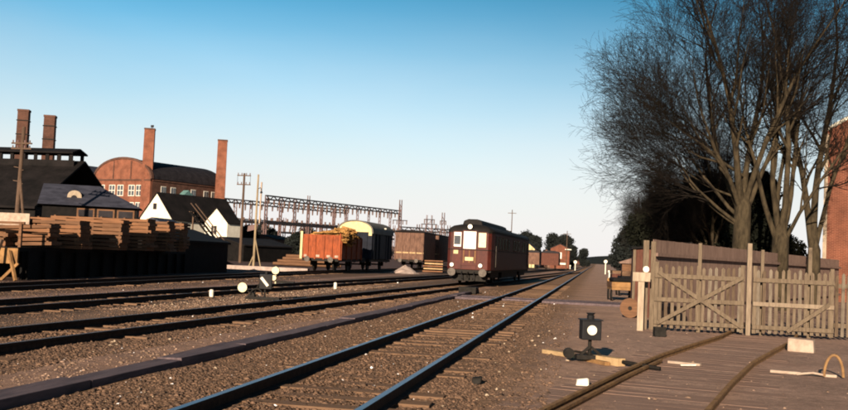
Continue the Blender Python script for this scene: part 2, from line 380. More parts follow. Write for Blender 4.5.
for i in range(1, len(ctr) - 6):
    for q in (0, .5):
        a = Vector((*ctr[i], 0)); b = Vector((*ctr[i + 1], 0)); p = a.lerp(b, q); d = (b - a).normalized(); r = Vector((d.y, -d.x, 0))
        L = 1.15 + random.uniform(-.12, .35)
        if random.random() < .22: continue
        mb = MB(); mb.bar(p - r * L + Vector((0, 0, -.053 + random.uniform(-.003, .002))), p + r * L + Vector((0, 0, -.053 + random.uniform(-.003, .002))), .275 + random.uniform(-.02, .01), .11)
        mb.build('sleeper', 'boards', sid)

# cable trough between the tracks
ct = thing('cable_trough', 'low dark wooden cable trough running beside the main line', 'cable trough')
y = 3.0
while y < 43:
    L = 2.4; MB().box(-5.72, -5.36, y, y + L - .02, -.02, .10 + random.uniform(-.01, .006), jit=.014).build('trough_section', 'trough', ct, bevel=.008); y += L
MB().box(-5.95, -5.15, 43.6, 44.6, 0, .3, jit=.03).build('end_box', 'iron', ct, bevel=.02)
bc = thing('board_crossing', 'dark plank strip lying across the main line beyond the lantern', 'crossing')
for (a, b) in ((-5.3, -3.75), (-3.52, -2.24), (-2.0, 1.2), (1.2, 4.4)):
    for j in range(5):
        MB().box(a + random.uniform(-.1, .05) * (a < -5), b - .02, 38.2 + j * .42, 38.58 + j * .42, -.02, .085 + random.uniform(-.015, .012), jit=.01).build('plank', 'trough', bc)

# ------------------------------------------------------------------ stones
OCT = np.array([(1, 0, 0), (-1, 0, 0), (0, 1, 0), (0, -1, 0), (0, 0, 1), (0, 0, -1)], float)
OF = np.array([(0, 2, 4), (2, 1, 4), (1, 3, 4), (3, 0, 4), (2, 0, 5), (1, 2, 5), (3, 1, 5), (0, 3, 5)])
def stones(name, P, size, m, flat=.6):
    N = len(P); a = rng.uniform(0, 2 * pi, N); v = OCT[None] * rng.uniform(.55, 1.25, (N, 6, 1))
    v = v + rng.normal(0, .16, v.shape)
    v = v * size[:, None, None]; v[:, :, 2] *= flat
    c, s_ = np.cos(a)[:, None], np.sin(a)[:, None]
    x = v[:, :, 0] * c - v[:, :, 1] * s_; y_ = v[:, :, 0] * s_ + v[:, :, 1] * c
    V = np.stack([x + P[:, None, 0], y_ + P[:, None, 1], v[:, :, 2] + P[:, None, 2]], -1).reshape(-1, 3)
    F = (OF[None] + (np.arange(N) * 6)[:, None, None]).reshape(-1, 3)
    return npmesh(name, V, F, m)
def stone_mat(name, cols):
    m = bpy.data.materials.new(name); m.use_nodes = True; n = m.node_tree.nodes; l = m.node_tree.links
    b = n['Principled BSDF']; b.inputs['Roughness'].default_value = .95; b.inputs['Specular IOR Level'].default_value = .15
    g = n.new('ShaderNodeNewGeometry'); rp = n.new('ShaderNodeValToRGB'); l.new(g.outputs['Random Per Island'], rp.inputs[0])
    el = rp.color_ramp.elements
    for i, c in enumerate(cols):
        p = i / (len(cols) - 1)
        e = el[0] if i == 0 else (el[1] if i == len(cols) - 1 else el.new(p))
        e.position = p; e.color = (*c, 1)
    l.new(rp.outputs[0], b.inputs['Base Color']); return m
M['ballast'] = stone_mat('ballast', [(.04, .027, .02), (.12, .074, .046), (.14, .08, .05), (.07, .046, .034), (.20, .132, .09), (.10, .06, .042), (.055, .038, .03), (.155, .095, .062)])
M['palegravel'] = stone_mat('palegravel', [(.12, .078, .05), (.20, .13, .09), (.16, .10, .07), (.28, .19, .14)])
M['whitestone'] = stone_mat('whitestone', [(.26, .20, .14), (.5, .43, .34), (.36, .28, .20)])
def persp_y(N, y0, y1):     # even density in the view: more of them near
    u = rng.uniform(0, 1, N); return 1 / (1 / y0 + u * (1 / y1 - 1 / y0))
def field(N, f0, f1, y0, y1, zoff=0.0):
    y = persp_y(N, y0, y1); x = f0(y) + (f1(y) - f0(y)) * rng.uniform(0, 1, N)
    return np.stack([x, y, hgt(x, y) + zoff], -1)
c_ = lambda v: (lambda y: np.full_like(y, v))
P = np.concatenate([field(26000, c_(-5.3), c_(-3.75), 6.5, 50), field(17000, c_(-2.02), c_(-1.25), 7, 50), field(3500, c_(-1.3), c_(-.5), 7, 35),
                    field(15000, c_(-3.5), c_(-2.25), 7, 45, .008),
                    field(16000, lambda y: -9.2 + .04 * y + .85, lambda y: -9.2 + .04 * y + 1.9, 9, 50),
                    field(9000, lambda y: -9.2 + .04 * y - .65, lambda y: -9.2 + .04 * y + .65, 10, 50, .01),
                    field(15000, c_(-16.0), c_(-9.6), 13, 55), field(9000, c_(-21), c_(-16), 22, 60)])
sz = rng.gamma(2.4, .0044, len(P)) + .005; sz = np.clip(sz * (1 + P[:, 1] / 60), .006, .06)
tag(stones('ballast', P, sz, 'ballast'), kind='stuff', label='brown track ballast', cat='gravel')
P = np.concatenate([field(2600, c_(-6.9), c_(-5.8), 8, 40), field(6000, c_(-11.5), c_(-10.0), 22, 50), field(700, c_(-.6), c_(7), 9, 30)])
sz = np.clip(rng.gamma(2.5, .0042, len(P)) * (1 + P[:, 1] / 45), .005, .05)
tag(stones('gravel', P, sz, 'palegravel'), kind='stuff', label='pale brown gravel', cat='gravel')
P = np.concatenate([field(30, c_(-5.3), c_(-3.8), 8, 30, .01), field(22, c_(-2.0), c_(-1.0), 9.5, 24, .01), field(22, c_(-7.6), c_(-6.6), 13, 35, .01), field(90, c_(-11.5), c_(-10.4), 24, 45, .01), field(14, c_(-1), c_(.8), 10, 24, .01)])
sz = np.clip(rng.gamma(3, .009, len(P)), .012, .05)
tag(stones('pebble', P, sz, 'whitestone'), kind='stuff', label='pale loose pebbles', cat='pebbles')

# ------------------------------------------------------------------ railcar
def arc(x0, x1, z0, rise, n=14):
    """outline points from (x1,z0) over the top to (x0,z0): a segmental arch"""
    w = (x1 - x0) / 2; cx = (x0 + x1) / 2
    return [(cx + w * cos(pi * i / n), z0 + rise * sin(pi * i / n) ** .8) for i in range(n + 1)]
def railcar():
    t = thing('railcar', 'dark red diesel railcar with white front windows and black roof', 'railcar', (fxc(55), 55.0, 0), -math.atan(.04))
    L = 19.6; hw = 1.3; fw = 1.06; zb, ze, zc = .92, 3.02, 3.46
    # body: plan outline with a tapering rounded nose at both ends
    plan = [(-fw, 0), (fw, 0), (fw + .16, .22), (hw, .9), (hw, L - .9), (fw + .16, L - .22), (fw, L), (-fw, L), (-fw - .16, L - .22), (-hw, L - .9), (-hw, .9), (-fw - .16, .22)]
    b = MB(); b.prism(plan, zb, ze, plane='xy').build('body', 'train_red', t, bevel=.03)
    k_ = 1.012
    belt = [(x * k_, L / 2 + (y - L / 2) * 1.0015) for x, y in plan]
    MB().prism(belt, 2.0, 2.05, plane='xy').build('belt_moulding', 'iron', t); MB().prism(belt, 2.97, 3.03, plane='xy').build('gutter', 'iron', t)
    for x in (-.98, -.4, .44): MB().box(x - .012, x + .012, -.018, .0, .98, 2.96).build('seam', 'iron', t)
    # roof: domed over the same plan
    rf = MB(); n = len(plan); rings = []
    for (k, z) in ((1.0, ze), (1.02, ze + .06), (.94, ze + .2), (.78, ze + .33), (.5, zc - .03), (.0, zc)):
        ring = []
        for (x, y) in plan:
            yy_ = L / 2 + (y - L / 2) * (1 - (1 - k) * .08) ; ring.append((x * k, yy_, z))
        rings.append(ring)
    V = [p for r in rings for p in r]
    F = [(i * n + j, i * n + (j + 1) % n, (i + 1) * n + (j + 1) % n, (i + 1) * n + j) for i in range(len(rings) - 1) for j in range(n)]
    rf.add(V, F); rf.build('roof', 'train_roof', t, smooth=True)
    rp = MB(); rp.prism([(-.62, zc - .18), (.62, zc - .18), (.5, zc + .2), (.25, zc + .3), (-.25, zc + .3), (-.5, zc + .2)], .9, 11.6).build('roof_housing', 'train_roof', t, bevel=.05)
    for y in (12.8, 14.6, 16.4): MB().box(-.22, .22, y, y + .5, zc - .05, zc + .16).build('roof_vent', 'train_roof', t, bevel=.03)
    # front
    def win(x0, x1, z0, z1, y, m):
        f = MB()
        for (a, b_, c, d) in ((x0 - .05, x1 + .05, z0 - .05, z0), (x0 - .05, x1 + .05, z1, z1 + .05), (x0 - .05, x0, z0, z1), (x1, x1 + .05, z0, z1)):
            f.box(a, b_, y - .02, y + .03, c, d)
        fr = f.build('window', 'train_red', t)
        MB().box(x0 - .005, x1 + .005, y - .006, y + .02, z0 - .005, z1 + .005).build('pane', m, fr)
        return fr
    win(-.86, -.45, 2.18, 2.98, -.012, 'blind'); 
    g = MB(); g.box(-.84, -.49, -.035, -.02, 2.30, 2.78).build('mirror', 'glass', t)
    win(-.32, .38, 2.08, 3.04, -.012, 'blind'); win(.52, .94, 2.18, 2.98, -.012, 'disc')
    d = MB(); d.box(-.40, .46, -.02, .0, 1.15, 2.0).build('door', 'train_red', t, bevel=.01)
    for x in (-.28, .04, .36): MB().box(x - .02, x + .02, -.05, -.015, 1.3, 1.98).build('handrail', 'plank_pale', t)
    MB().box(-.2, .27, -.052, -.02, 1.42, 1.62).build('destination_plate', 'cream', t)
    MB().box(-.86, -.6, -.03, -.01, 1.78, 1.98).build('number_plate', 'cream', t)
    MB().cyl((.03, .06, 3.3), (0, -1, 0), .135, .16, 24).build('headlight', 'black', t)
    MB().cyl((.03, -.10, 3.3), (0, -1, 0), .125, .012, 24).build('headlight', 'lamp', t)
    for x in (-.92, .68):
        q = MB().cyl((x, .02, 1.17), (0, -1, 0), .12, .12, 20).build('headlight', 'black', t)
        MB().cyl((x, -.10, 1.17), (0, -1, 0), .105, .012, 20).build('lens', 'lamp', q)
    # underframe
    MB().box(-1.05, 1.05, .02, .16, .72, .92).build('buffer_beam', 'iron', t)
    for x in (-.86, .86):
        q = MB().cyl((x, .05, .78), (0, -1, 0), .08, .42, 14).build('buffer', 'iron', t)
        MB().cyl((x, -.37, .78), (0, -1, 0), .22, .04, 22).build('buffer_head', 'bufferm', q)
    MB().tube([(0, 0, .78), (0, -.25, .76), (0, -.32, .6), (0, -.22, .5)], .035, 8).build('coupling_hook', 'iron', t)
    for x in (-.35, .35): MB().tube([(x, 0, .8), (x, -.14, .7), (x * .9, -.18, .45), (x * .8, -.08, .38)], .028, 8).build('brake_hose', 'black', t)
    MB().box(-.95, .95, .3, .42, .3, .62).build('rail_guard', 'iron', t)
    for yb in (2.9, L - 2.9):
        bo = MB()
        for s in (-1, 1): bo.box(s * 1.0 - .06, s * 1.0 + .06, yb - 1.7, yb + 1.7, .5, .78)
        bo.box(-1, 1, yb - .2, yb + .2, .5, .75)
        bo = bo.build('bogie', 'iron', t)
        for yw in (yb - 1.2, yb + 1.2):
            for s in (-1, 1):
                w = MB().cyl((s * .68, yw, .55), (s, 0, 0), .41, .12, 26).build('wheel', 'iron', bo)
    MB().box(-1.1, 1.1, 5.8, 13.6, .42, .95).build('engine_housing', 'iron', t, bevel=.04)
    MB().box(-1.22, 1.22, .3, L - .3, .80, .93).build('sill', 'iron', t)
    # side windows and doors
    for s in (-1, 1):
        for k in range(11):
            y = 2.6 + k * 1.32
            if k in (4, 8): continue
            f = MB().box(min(s * 1.285, s * 1.312), max(s * 1.285, s * 1.312), y, y + .9, 2.08, 2.86).build('window', 'plank2', t)
            MB().box(min(s * 1.29, s * 1.318), max(s * 1.29, s * 1.318), y + .05, y + .85, 2.13, 2.81).build('pane', 'glass', f)
        for y in (1.35, L - 2.0):
            q = MB().box(min(s * 1.288, s * 1.316), max(s * 1.288, s * 1.316), y, y + .75, 1.0, 2.9).build('door', 'train_red', t, bevel=.008)
            MB().box(min(s * 1.30, s * 1.322), max(s * 1.30, s * 1.322), y + .15, y + .6, 2.15, 2.8).build('pane', 'glass', q)
            MB().tube([(s * 1.34, y - .08, 1.1), (s * 1.34, y - .08, 2.3)], .015, 6).build('handrail', 'bufferm', t)
railcar()

# ------------------------------------------------------------------ goods wagons
def under(t, L, hw, axles, z=1.1):
    """solebars, axles, wheels, buffers; origin at the near end, rail level .15"""
    MB().box(-hw + .15, hw - .15, .0, L, z - .22, z - .02).build('underframe', 'iron', t)
    for y in axles:
        for s in (-1, 1):
            w = MB().cyl((s * .69, y, .64), (s, 0, 0), .49, .12, 26).build('wheel', 'iron', t)
            MB().box(s * .98 - .07, s * .98 + .07, y - .16, y + .16, .52, .9).build('axlebox', 'iron', t)
        MB().cyl((-.9, y, .64), (1, 0, 0), .07, 1.8, 10).build('axle', 'iron', t)
    for yy_, s2 in ((0, -1), (L, 1)):
        for x in (-.87, .87):
            q = MB().cyl((x, yy_, z - .1), (0, s2, 0), .09, .38, 12).build('buffer', 'iron', t)
            MB().cyl((x, yy_ + s2 * .38, z - .1), (0, s2, 0), .2, .04, 18).build('buffer_head', 'bufferm', q)
def wagon_open():
    t = thing('open_wagon', 'orange brown open goods wagon heaped with loose cut timber', 'goods wagon', (-19.7, 70, 0), 0)
    L = 6.4; hw = 1.5
    under(t, L, hw, (1.3, 5.1))
    MB().box(-hw, hw, 0, L, 1.08, 1.2).build('floor', 'orange', t)
    for y0 in (0, L - .07): 
        MB().box(-hw, hw, y0, y0 + .07, 1.2, 2.78).build('end_wall', 'orange', t)
    for x0 in (-hw, hw - .07): MB().box(x0, x0 + .07, .07, L - .07, 1.2, 2.62).build('side_wall', 'orange', t)
    for x in (-.95, -.4, .25, .85): MB().box(x - .05, x + .05, -.09, 0, 1.0, 2.7).build('stanchion', 'orange', t)
    MB().box(-hw - .01, -hw + .16, -.12, 0, 1.0, 2.98).build('corner_post', 'cream', t)
    MB().box(hw - .1, hw, -.09, 0, 1.0, 2.9).build('corner_post', 'orange', t)
    for yv in (.05, 1.6, 3.2, 4.8, L - .1): MB().box(hw, hw + .07, yv, yv + .1, 1.0, 2.7).build('stanchion', 'orange', t)
    for i, x in enumerate((-1.1, -.2, .6, 1.2)): MB().box(x - .12, x + .14, -.03, -.005, 1.16, 1.32).build('fitting', 'stonegrey', t)
    # the load: a thing of its own
    ld = thing('timber_load', 'yellow split timber heaped above the orange wagon', 'timber', (-19.7, 70, 0))
    for k in range(120):
        lx = random.uniform(-.35, 1.42) ; ly = random.uniform(.5, 5.6)
        top = 2.45 + .95 * min(1, (lx + .9) / 1.5) * (1 - .35 * abs(ly - 3) / 3)
        z = random.uniform(1.9, top) if k > 46 else top - random.uniform(0, .12)
        a = random.uniform(0, 2 * pi); e = random.uniform(-.25, .25); l = random.uniform(.5, 1.2) / 2
        if k % 5 == 0: a = random.uniform(-.3, .3)
        d = Vector((cos(a) * cos(e), sin(a) * cos(e), sin(e))) * l; p = Vector((lx, ly, z))
        MB().tube([p - d, p + d], random.uniform(.05, .1), 7).build('log', 'log', ld)
    MB().bar((-.7, .35, 2.92), (1.35, .3, 3.02), .12, .09).build('log', 'log', ld)
    MB().bar((-.95, .5, 2.80), (.6, .6, 2.95), .1, .09).build('log', 'log', ld)
    for k in range(44):
        y = random.uniform(.2, 4.0); z = random.uniform(2.2, 3.2) - y * .05; x = 1.53 + random.uniform(.0, .12)
        a = random.uniform(-.6, .6)
        MB().tube([(x - .2, y, z), (x + .25 * cos(a), y - .3, z + .25 * sin(a))], random.uniform(.05, .09), 7).build('log', 'log', ld)
wagon_open()
def wagon_van():
    t = thing('covered_van', 'dark blue covered goods van with pale curved end roof', 'goods wagon', (-19.65, 80, 0), 0)
    L = 8.2; hw = 1.45
    under(t, L, hw, (1.7, 6.5))
    MB().box(-hw, hw, 0, L, 1.1, 3.25).build('body', 'van', t, bevel=.01)
    A = arc(-hw, hw, 3.252, .95); MB().prism(A, .0, L).build('body_top', 'van', t)
    # roof shell, thick, slightly proud of the body
    o = arc(-hw - .1, hw + .1, 3.2, 1.08, 18); i_ = arc(-hw - .02, hw + .02, 3.2, .99, 18)
    MB().prism(o + i_[::-1], -.12, L + .12).build('roof', 'vanroof', t)
    MB().prism(arc(-hw + .06, hw - .04, 3.3, .86), -.05, -.004).build('end_panel', 'cream', t)
    MB().box(1.15, 1.42, -.05, -.004, 3.02, 3.3).build('end_panel', 'cream', t)
    for x in (-1.0, -.35, .35, 1.0): MB().box(x - .05, x + .05, -.08, 0, 1.0, 3.2).build('stanchion', 'van', t)
    for s in (-1, 1):
        q = MB().box(min(s * 1.455, s * 1.50), max(s * 1.455, s * 1.50), 3.0, 5.2, 1.15, 3.1).build('sliding_door', 'van', t)
        for y in (.4, 1.6, 2.8, 5.4, 6.6, 7.8): MB().box(min(s * 1.455, s * 1.52), max(s * 1.455, s * 1.52), y - .04, y + .04, 1.1, 3.2).build('stanchion', 'van', t)
    MB().cyl((1.25, 5, 3.75), (1, 0, 0), .06, .3, 10).build('lamp_bracket', 'white', t)
wagon_van()
def wagon_far():
    t = thing('covered_van', 'weathered light brown goods van standing farther back beside the railcar', 'goods wagon', (-19.6, 104, 0), 0)
    L = 7.6; hw = 1.55
    under(t, L, hw, (1.6, 6.0))
    MB().box(-hw, hw, 0, L, 1.1, 3.95).build('body', 'wagon_brown', t, bevel=.01)
    MB().prism([(-hw - .06, 3.95), (hw + .06, 3.95), (hw, 4.06), (.8, 4.2), (-.8, 4.2), (-hw, 4.06)], -.08, L + .08).build('roof', 'tarroof', t)
    for x in (-1.45, -.75, 0, .75, 1.45): MB().box(x - .05, x + .05, -.07, 0, 1.0, 3.9).build('stanchion', 'wagon_brown', t)
    for z in (1.75, 2.05): MB().box(-hw, hw, -.03, 0, z, z + .14).build('rail_board', 'fresh' if z < 1.9 else 'wagon_brown', t)
    q = dup(t, (-19.6, 114, 0), 0, 'dark goods van just visible in the gap beside the railcar')
    q2 = dup(t, (-15.0, 112, 0), 0, 'goods van almost hidden behind the left edge of the railcar')
wagon_far()
# small flat trolley loads between van and railcar
for i, (x, y, lab) in enumerate([(-15.0, 92, 'pale board pile low on the ground left of the railcar')]):
    t = thing('board_pile', lab, 'timber', (x, y, 0))
    for k in range(5): MB().box(-.9 + random.uniform(-.1, .1), .9, 0, 3, .1 + k * .24, .22 + k * .24, jit=.01).build('board', 'fresh' if k % 2 else 'plank', t)
gp = MB(); 
def heap(name, label, cat, x, y, r, h, m, kind='stuff'):
    n, k = 18, 7; V = []; F = []
    for i in range(k):
        rr = r * (1 - i / (k - 1)); z = h * (i / (k - 1)) ** 1.0
        for j in range(n):
            a = 2 * pi * j / n; q = rr * (1 + random.uniform(-.1, .1)); V.append((x + q * cos(a), y + q * sin(a), z + random.uniform(-.04, .04) * (i > 0) - (i == 0) * .05))
    F = [(i * n + j, i * n + (j + 1) % n, (i + 1) * n + (j + 1) % n, (i + 1) * n + j) for i in range(k - 1) for j in range(n)]
    mb = MB(); mb.add(V, F); o = mb.build(name, m); tag(o, label, cat, kind=kind); return o
heap('gravel_heap', 'pinkish gravel heap between the two vans', 'gravel heap', -16.1, 84, 1.3, .7, 'concrete', 'thing')

# ------------------------------------------------------------------ point signals
def lantern(loc, rz, label, group='point signal lanterns', face='white'):
    t = thing('point_lantern', label, 'signal lantern', loc, rz, group)
    b = MB().box(-.155, .155, -.14, .14, .36, .67).build('housing', 'black', t, bevel=.012)
    MB().cyl((0, -.141, .52), (0, -1, 0), .078, .012, 28).build('disc', 'white', b)
    MB().box(.157, .163, -.03, .0, .41, .62).build('stripe', 'white', b)
    MB().box(-.175, .175, -.16, .16, .67, .69).build('lid', 'black', t, bevel=.005)
    MB().cyl((0, 0, .69), (0, 0, 1), .06, .06, 14).build('chimney', 'black', t)
    MB().cyl((0, 0, .75), (0, 0, 1), .045, .04, 14, r2=.075).build('cowl', 'black', t)
    MB().tube([(0, 0, .05), (0, 0, .36)], .03, 10).build('spindle', 'iron', t)
    fr = MB(); fr.bar((-.22, 0, .08), (.24, 0, .08), .2, .07); fr.bar((-.16, -.05, .11), (-.02, -.05, .24), .05, .04); fr.bar((.18, -.05, .11), (.02, -.05, .24), .05, .04)
    fr.build('frame', 'iron', t)
    MB().tube([(.05, .02, .12), (-.25, -.1, .17), (-.34, -.12, .16)], .018, 8).build('lever', 'iron', t)
    MB().cyl((-.36, -.16, .14), (0, 1, 0), .085, .09, 18).build('weight', 'iron', t)
    return t
lantern((-.07, 16.5, 0), R(12), 'black point lantern with a round white disc beside the main line')
tb = thing('timber_bearer', 'pale timber bearers under the black point lantern', 'timber')
MB().bar((-.84, 17.62, .03), (-.22, 16.85, .04), .13, .07).build('beam', 'fresh', tb, bevel=.006)
MB().bar((.03, 16.55, .05), (.43, 16.1, .055), .17, .13).build('beam', 'fresh', tb, bevel=.006)
MB().bar((-.18, 16.75, .02), (.22, 16.05, .03), .09, .06).build('beam', 'plank_pale', tb, bevel=.006)
MB().tube([(.45, 16.1, .07), (.75, 15.85, .06), (1.0, 15.7, .04)], .03, 8).build('rod', 'iron', tb)
st = MB().box(-.07, .07, -.05, .05, 0, .1, jit=.02).build('stone', 'iron', loc=(-1.45, 12.7, 0), bevel=.02); tag(st, 'small dark block lying on the gravel near the lantern', 'block')
st = MB().box(-.08, .08, -.05, .05, 0, .09, jit=.025).build('stone', 'white', loc=(-.13, 13.3, 0), bevel=.02); tag(st, 'white stone beside the start of the rusty siding', 'stone')

def disc_signal(loc):
    t = thing('point_signal', 'round cream disc point signal with levers between the yard tracks', 'signal', loc, 0)
    MB().cyl((-.62, -.1, .36), (0, -1, 0), .15, .02, 28).build('disc', 'disc', t)
    MB().tube([(-.62, -.08, .36), (-.4, 0, .2), (-.1, 0, .12)], .02, 8).build('arm', 'iron', t)
    b = MB().box(-.1, .28, -.12, .2, .34, .80).build('housing', 'black', t, rz=.25, bevel=.012)
    MB().bar((-.05, -.14, .70), (.17, -.14, .44), .02, .085).build('stripe', 'white', b)
    MB().cyl((.1, 0, .8), (0, 0, 1), .05, .1, 12).build('chimney', 'black', t)
    MB().bar((-.5, 0, .05), (.6, 0, .05), .3, .08).build('frame', 'iron', t)
    MB().tube([(-.15 + .2 * cos(a), -.12, .14 + .2 * sin(a)) for a in [i * pi / 8 for i in range(9)]], .025, 8).build('lever_arc', 'iron', t)
    MB().tube([(-.3, 0, .1), (-.1, -.05, .5), (.0, -.05, .62)], .02, 8).build('lever', 'iron', t)
    MB().cyl((-.32, -.1, .12), (0, 1, 0), .1, .16, 16).build('weight', 'iron', t)
    MB().tube([(.08, 0, .1), (.08, 0, .36)], .03, 8).build('spindle', 'iron', t)
disc_signal((-10.25, 30.0, 0))
t = thing('point_signal', 'small cream double drum signal beyond the round disc signal', 'signal', (-14.5, 44.2, 0))
MB().cyl((0, .0, .62), (.2, -1, 0), .17, .24, 22).build('drum', 'disc', t)
MB().cyl((-.05, -.02, .28), (.1, -1, 0), .12, .2, 20).build('drum', 'disc', t)
MB().tube([(0, 0, 0), (0, 0, .8)], .035, 8).build('post', 'disc', t)
MB().bar((.05, 0, .1), (.9, 0, .1), .16, .1).build('lever', 'iron', t)
for (x, y, h, lab) in [(-12.0, 30.2, .2, 'low white marker stub at the left end of the pale gravel'), (-10.95, 41.5, .26, 'low white marker stub beside the yard rails in front of the wagons')]:
    o = MB().tube([(0, 0, -.02), (0, 0, h), (0, 0, h + .03)], [.07, .07, .04], 12).build('marker_stub', 'white', loc=(x, y, 0)); tag(o, lab, 'marker', 'white marker stubs')
def small_post(x, y, h, r, lab, disc=True):
    t = thing('marker_post', lab, 'signal post', (x, y, 0))
    MB().tube([(0, 0, 0), (0, 0, h)], .09, 8).build('post', 'white', t)
    if disc: MB().cyl((0, -.1, h + r), (0, -1, 0), r, .08, 20).build('disc', 'white', t)
    else: MB().box(-.15, .15, -.15, .15, h, h + .2).build('cap', 'white', t)
small_post(-3.9, 185, 1.3, .3, 'white post with a round head left of the main line far off')
small_post(-5.6, 215, .7, .3, 'short white post far off at the left of the line', False)
small_post(1.25, 150, 1.6, .26, 'white round headed post far off at the right of the line')
small_post(1.3, 105, .7, .3, 'short pale marker at the foot of the far right trees', False)

# ------------------------------------------------------------------ gate and fences
GY = 25.4
def pickets(t, x0, x1, z0, z1, y, m, lean=0, step=.135):
    x = x0
    while x < x1:
        w = .075 + random.uniform(-.008, .008); h = z1 + random.uniform(-.04, .05); a = random.uniform(-.012, .012)
        mb = MB(); mb.prism([(x + .0, z0), (x + w, z0), (x + w + a, h - .05), (x + w / 2 + a, h), (x + a, h - .05)], y - .012, y + .012)
        mb.build('picket', random.choice((m, m, 'picket_grey', 'picket_dark')), t); x += step + random.uniform(-.012, .02)
def leaf(x0, x1, label, brace, mid_pale):
    t = thing('gate_leaf', label, 'gate', (0, 0, 0), 0, 'gate leaves')
    pickets(t, x0 + .1, x1 - .1, .08, 1.62, GY, 'picket')
    for z, m in ((1.36, 'picket'), (.78, mid_pale), (.22, 'picket')):
        MB().box(x0, x1, GY - .07, GY - .015, z - .05, z + .05).build('rail', m, t)
    for x in (x0, x1 - .09): MB().box(x, x + .09, GY - .02, GY + .06, .06, 1.7).build('stile', 'picket', t)
    for kb, (a, b) in enumerate(brace): MB().bar((a[0], GY - .1 - .006 * kb, a[1]), (b[0], GY - .1 - .006 * kb, b[1]), .05, .09).build('brace', 'picket', t)
    return t
leaf(1.42, 3.55, 'left leaf of the wooden picket gate with crossed braces', [((1.5, 1.45), (3.5, .2)), ((1.5, .2), (3.5, 1.4))], 'picket')
leaf(3.75, 5.62, 'right leaf of the wooden picket gate with a pale middle rail', [((4.55, .15), (5.5, .85))], 'plank_mid')
def post(x, y, h, w, lab, m='picket', grp='gate posts'):
    o = MB().box(-w / 2, w / 2, -w / 2, w / 2, 0, h).build('gate_post', m, loc=(x, y, 0), bevel=.01); tag(o, lab, 'post', grp); return o
post(1.2, GY + .2, 2.22, .14, 'leftmost tall grey wooden gate post behind the white signpost')
post(1.38, GY + .22, 2.2, .12, 'tall grey wooden post directly right of the leftmost gate post')
post(2.5, GY + .14, 2.2, .09, 'slender tall post behind the middle of the left gate leaf')
post(3.66, GY + .02, 2.24, .11, 'tall pale post where the two gate leaves meet', 'plank_mid')
post(4.0, GY + .25, 2.1, .08, 'thin tall post just right of the meeting gate leaves')
post(5.1, GY + .2, 2.2, .09, 'tall post behind the right gate leaf', 'picket')
f = thing('picket_fence', 'dark picket fence continuing right of the gate to the photo edge', 'fence')
pickets(f, 5.68, 9.5, .08, 1.58, GY + .1, 'picket')
for z in (1.3, .35): MB().box(5.66, 9.5, GY + .12, GY + .18, z - .05, z + .05).build('rail', 'picket', f)
# white T signpost
t = thing('signpost', 'white wooden post with a short crossboard at the left end of the gate', 'post', (1.08, 25.0, 0))
MB().box(-.075, .075, -.05, .05, 0, 1.36).build('post', 'post_pale', t, bevel=.008)
MB().box(-.21, .21, -.085, -.052, 1.2, 1.42).build('crossboard', 'post_pale', t, bevel=.006)
MB().cyl((.1, -.06, 1.5), (0, -1, 0), .075, .05, 20).build('knob', 'white', t)
MB().box(.06, .14, -.06, -.03, 1.40, 1.46).build('bracket', 'white', t)
# tall board fence behind the gate, running away to the right
t = thing('board_fence', 'tall purplish brown board fence behind the gate', 'fence')
a = Vector((1.5, 28, 0)); b = Vector((12.6, 56, 0)); d = (b - a).normalized(); L = (b - a).length
x = 0; nb = 0; m1 = MB(); m2 = MB()
while x < L:
    w = .15; p = a + d * x; q = a + d * (x + w - .008)
    (m1 if nb % 2 else m2).bar(p + Vector((0, 0, 0)) + Vector((0, 0, 1.15)), q + Vector((0, 0, 1.15)), .022, 2.32 + random.uniform(-.01, .01)); x += w; nb += 1
m1.build('boarding', 'fence_brown', t); m2.build('boarding', 'fence_brown', t)
for z in (.5, 1.9): MB().bar(a + Vector((.1, 0, z)), b + Vector((.1, 0, z)), .06, .09).build('rail', 'fence_brown', t)
# hut, carts and drum left of the gate
t = thing('lean_to_hut', 'narrow red brown board hut standing just left of the gate', 'hut', (1.14, 31.5, 0))
MB().box(-.02, 1.6, 0, 2.4, 0, 2.08).build('wall', 'hut_red', t)
MB().prism([(-.1, 2.07), (1.7, 2.3), (1.7, 2.36), (-.1, 2.13)], -.12, 2.5).build('roof', 'tarroof', t)
for x in (.0, .3, .62, .94, 1.26): MB().box(x, x + .03, -.02, 0, 0, 2.06).build('batten', 'hut_red', t)
MB().box(-.05, .03, -.05, .05, 0, 2.1).build('corner_post', 'picket', t)
t = thing('cable_drum', 'rusty round cable drum leaning at the foot of the red hut', 'drum', (1.02, 30.9, 0))
MB().cyl((0, -.12, .29), (0, 1, 0), .29, .05, 28).build('flange', 'plank2', t)
MB().cyl((0, .18, .29), (0, 1, 0), .29, .05, 28).build('flange', 'plank2', t)
MB().cyl((0, -.07, .29), (0, 1, 0), .2, .25, 24).build('core', 'plank2', t)
MB().cyl((0, -.135, .29), (0, -1, 0), .06, .02, 14).build('hub', 'iron', t)
def cart(x, y, lab, s=1.0, m='plank_pale'):
    t = thing('platform_cart', lab, 'cart', (x, y, 0), .1, 'carts and stacks beside the gate road')
    w = .48 * s
    MB().box(-w, w, 0, 1.9, .48, .60).build('deck', m, t)
    MB().box(-w, w, -.04, 0, .60, .82).build('front_board', m, t); MB().box(-w, w, 1.86, 1.9, .6, .95).build('rear_board', m, t)
    for s2 in (-1, 1):
        MB().box(s2 * w - .02, s2 * w + .02, 0, 1.86, .6, .82).build('side_board', 'plank2', t)
        for yy_ in (.35, 1.5): MB().cyl((s2 * (w - .04), yy_, .24), (s2, 0, 0), .24, .05, 20).build('wheel', 'iron', t)
    MB().box(-w * .9, w * .9, .1, 1.7, .83, 1.0).build('tarpaulin', 'tar', t, bevel=.04)
cart(1.15, 44.0, 'wooden platform cart with yellow end board beside the gate road')
cart(1.75, 51.5, 'farther platform cart behind the yellow ended cart', 1.2, 'hut_red')
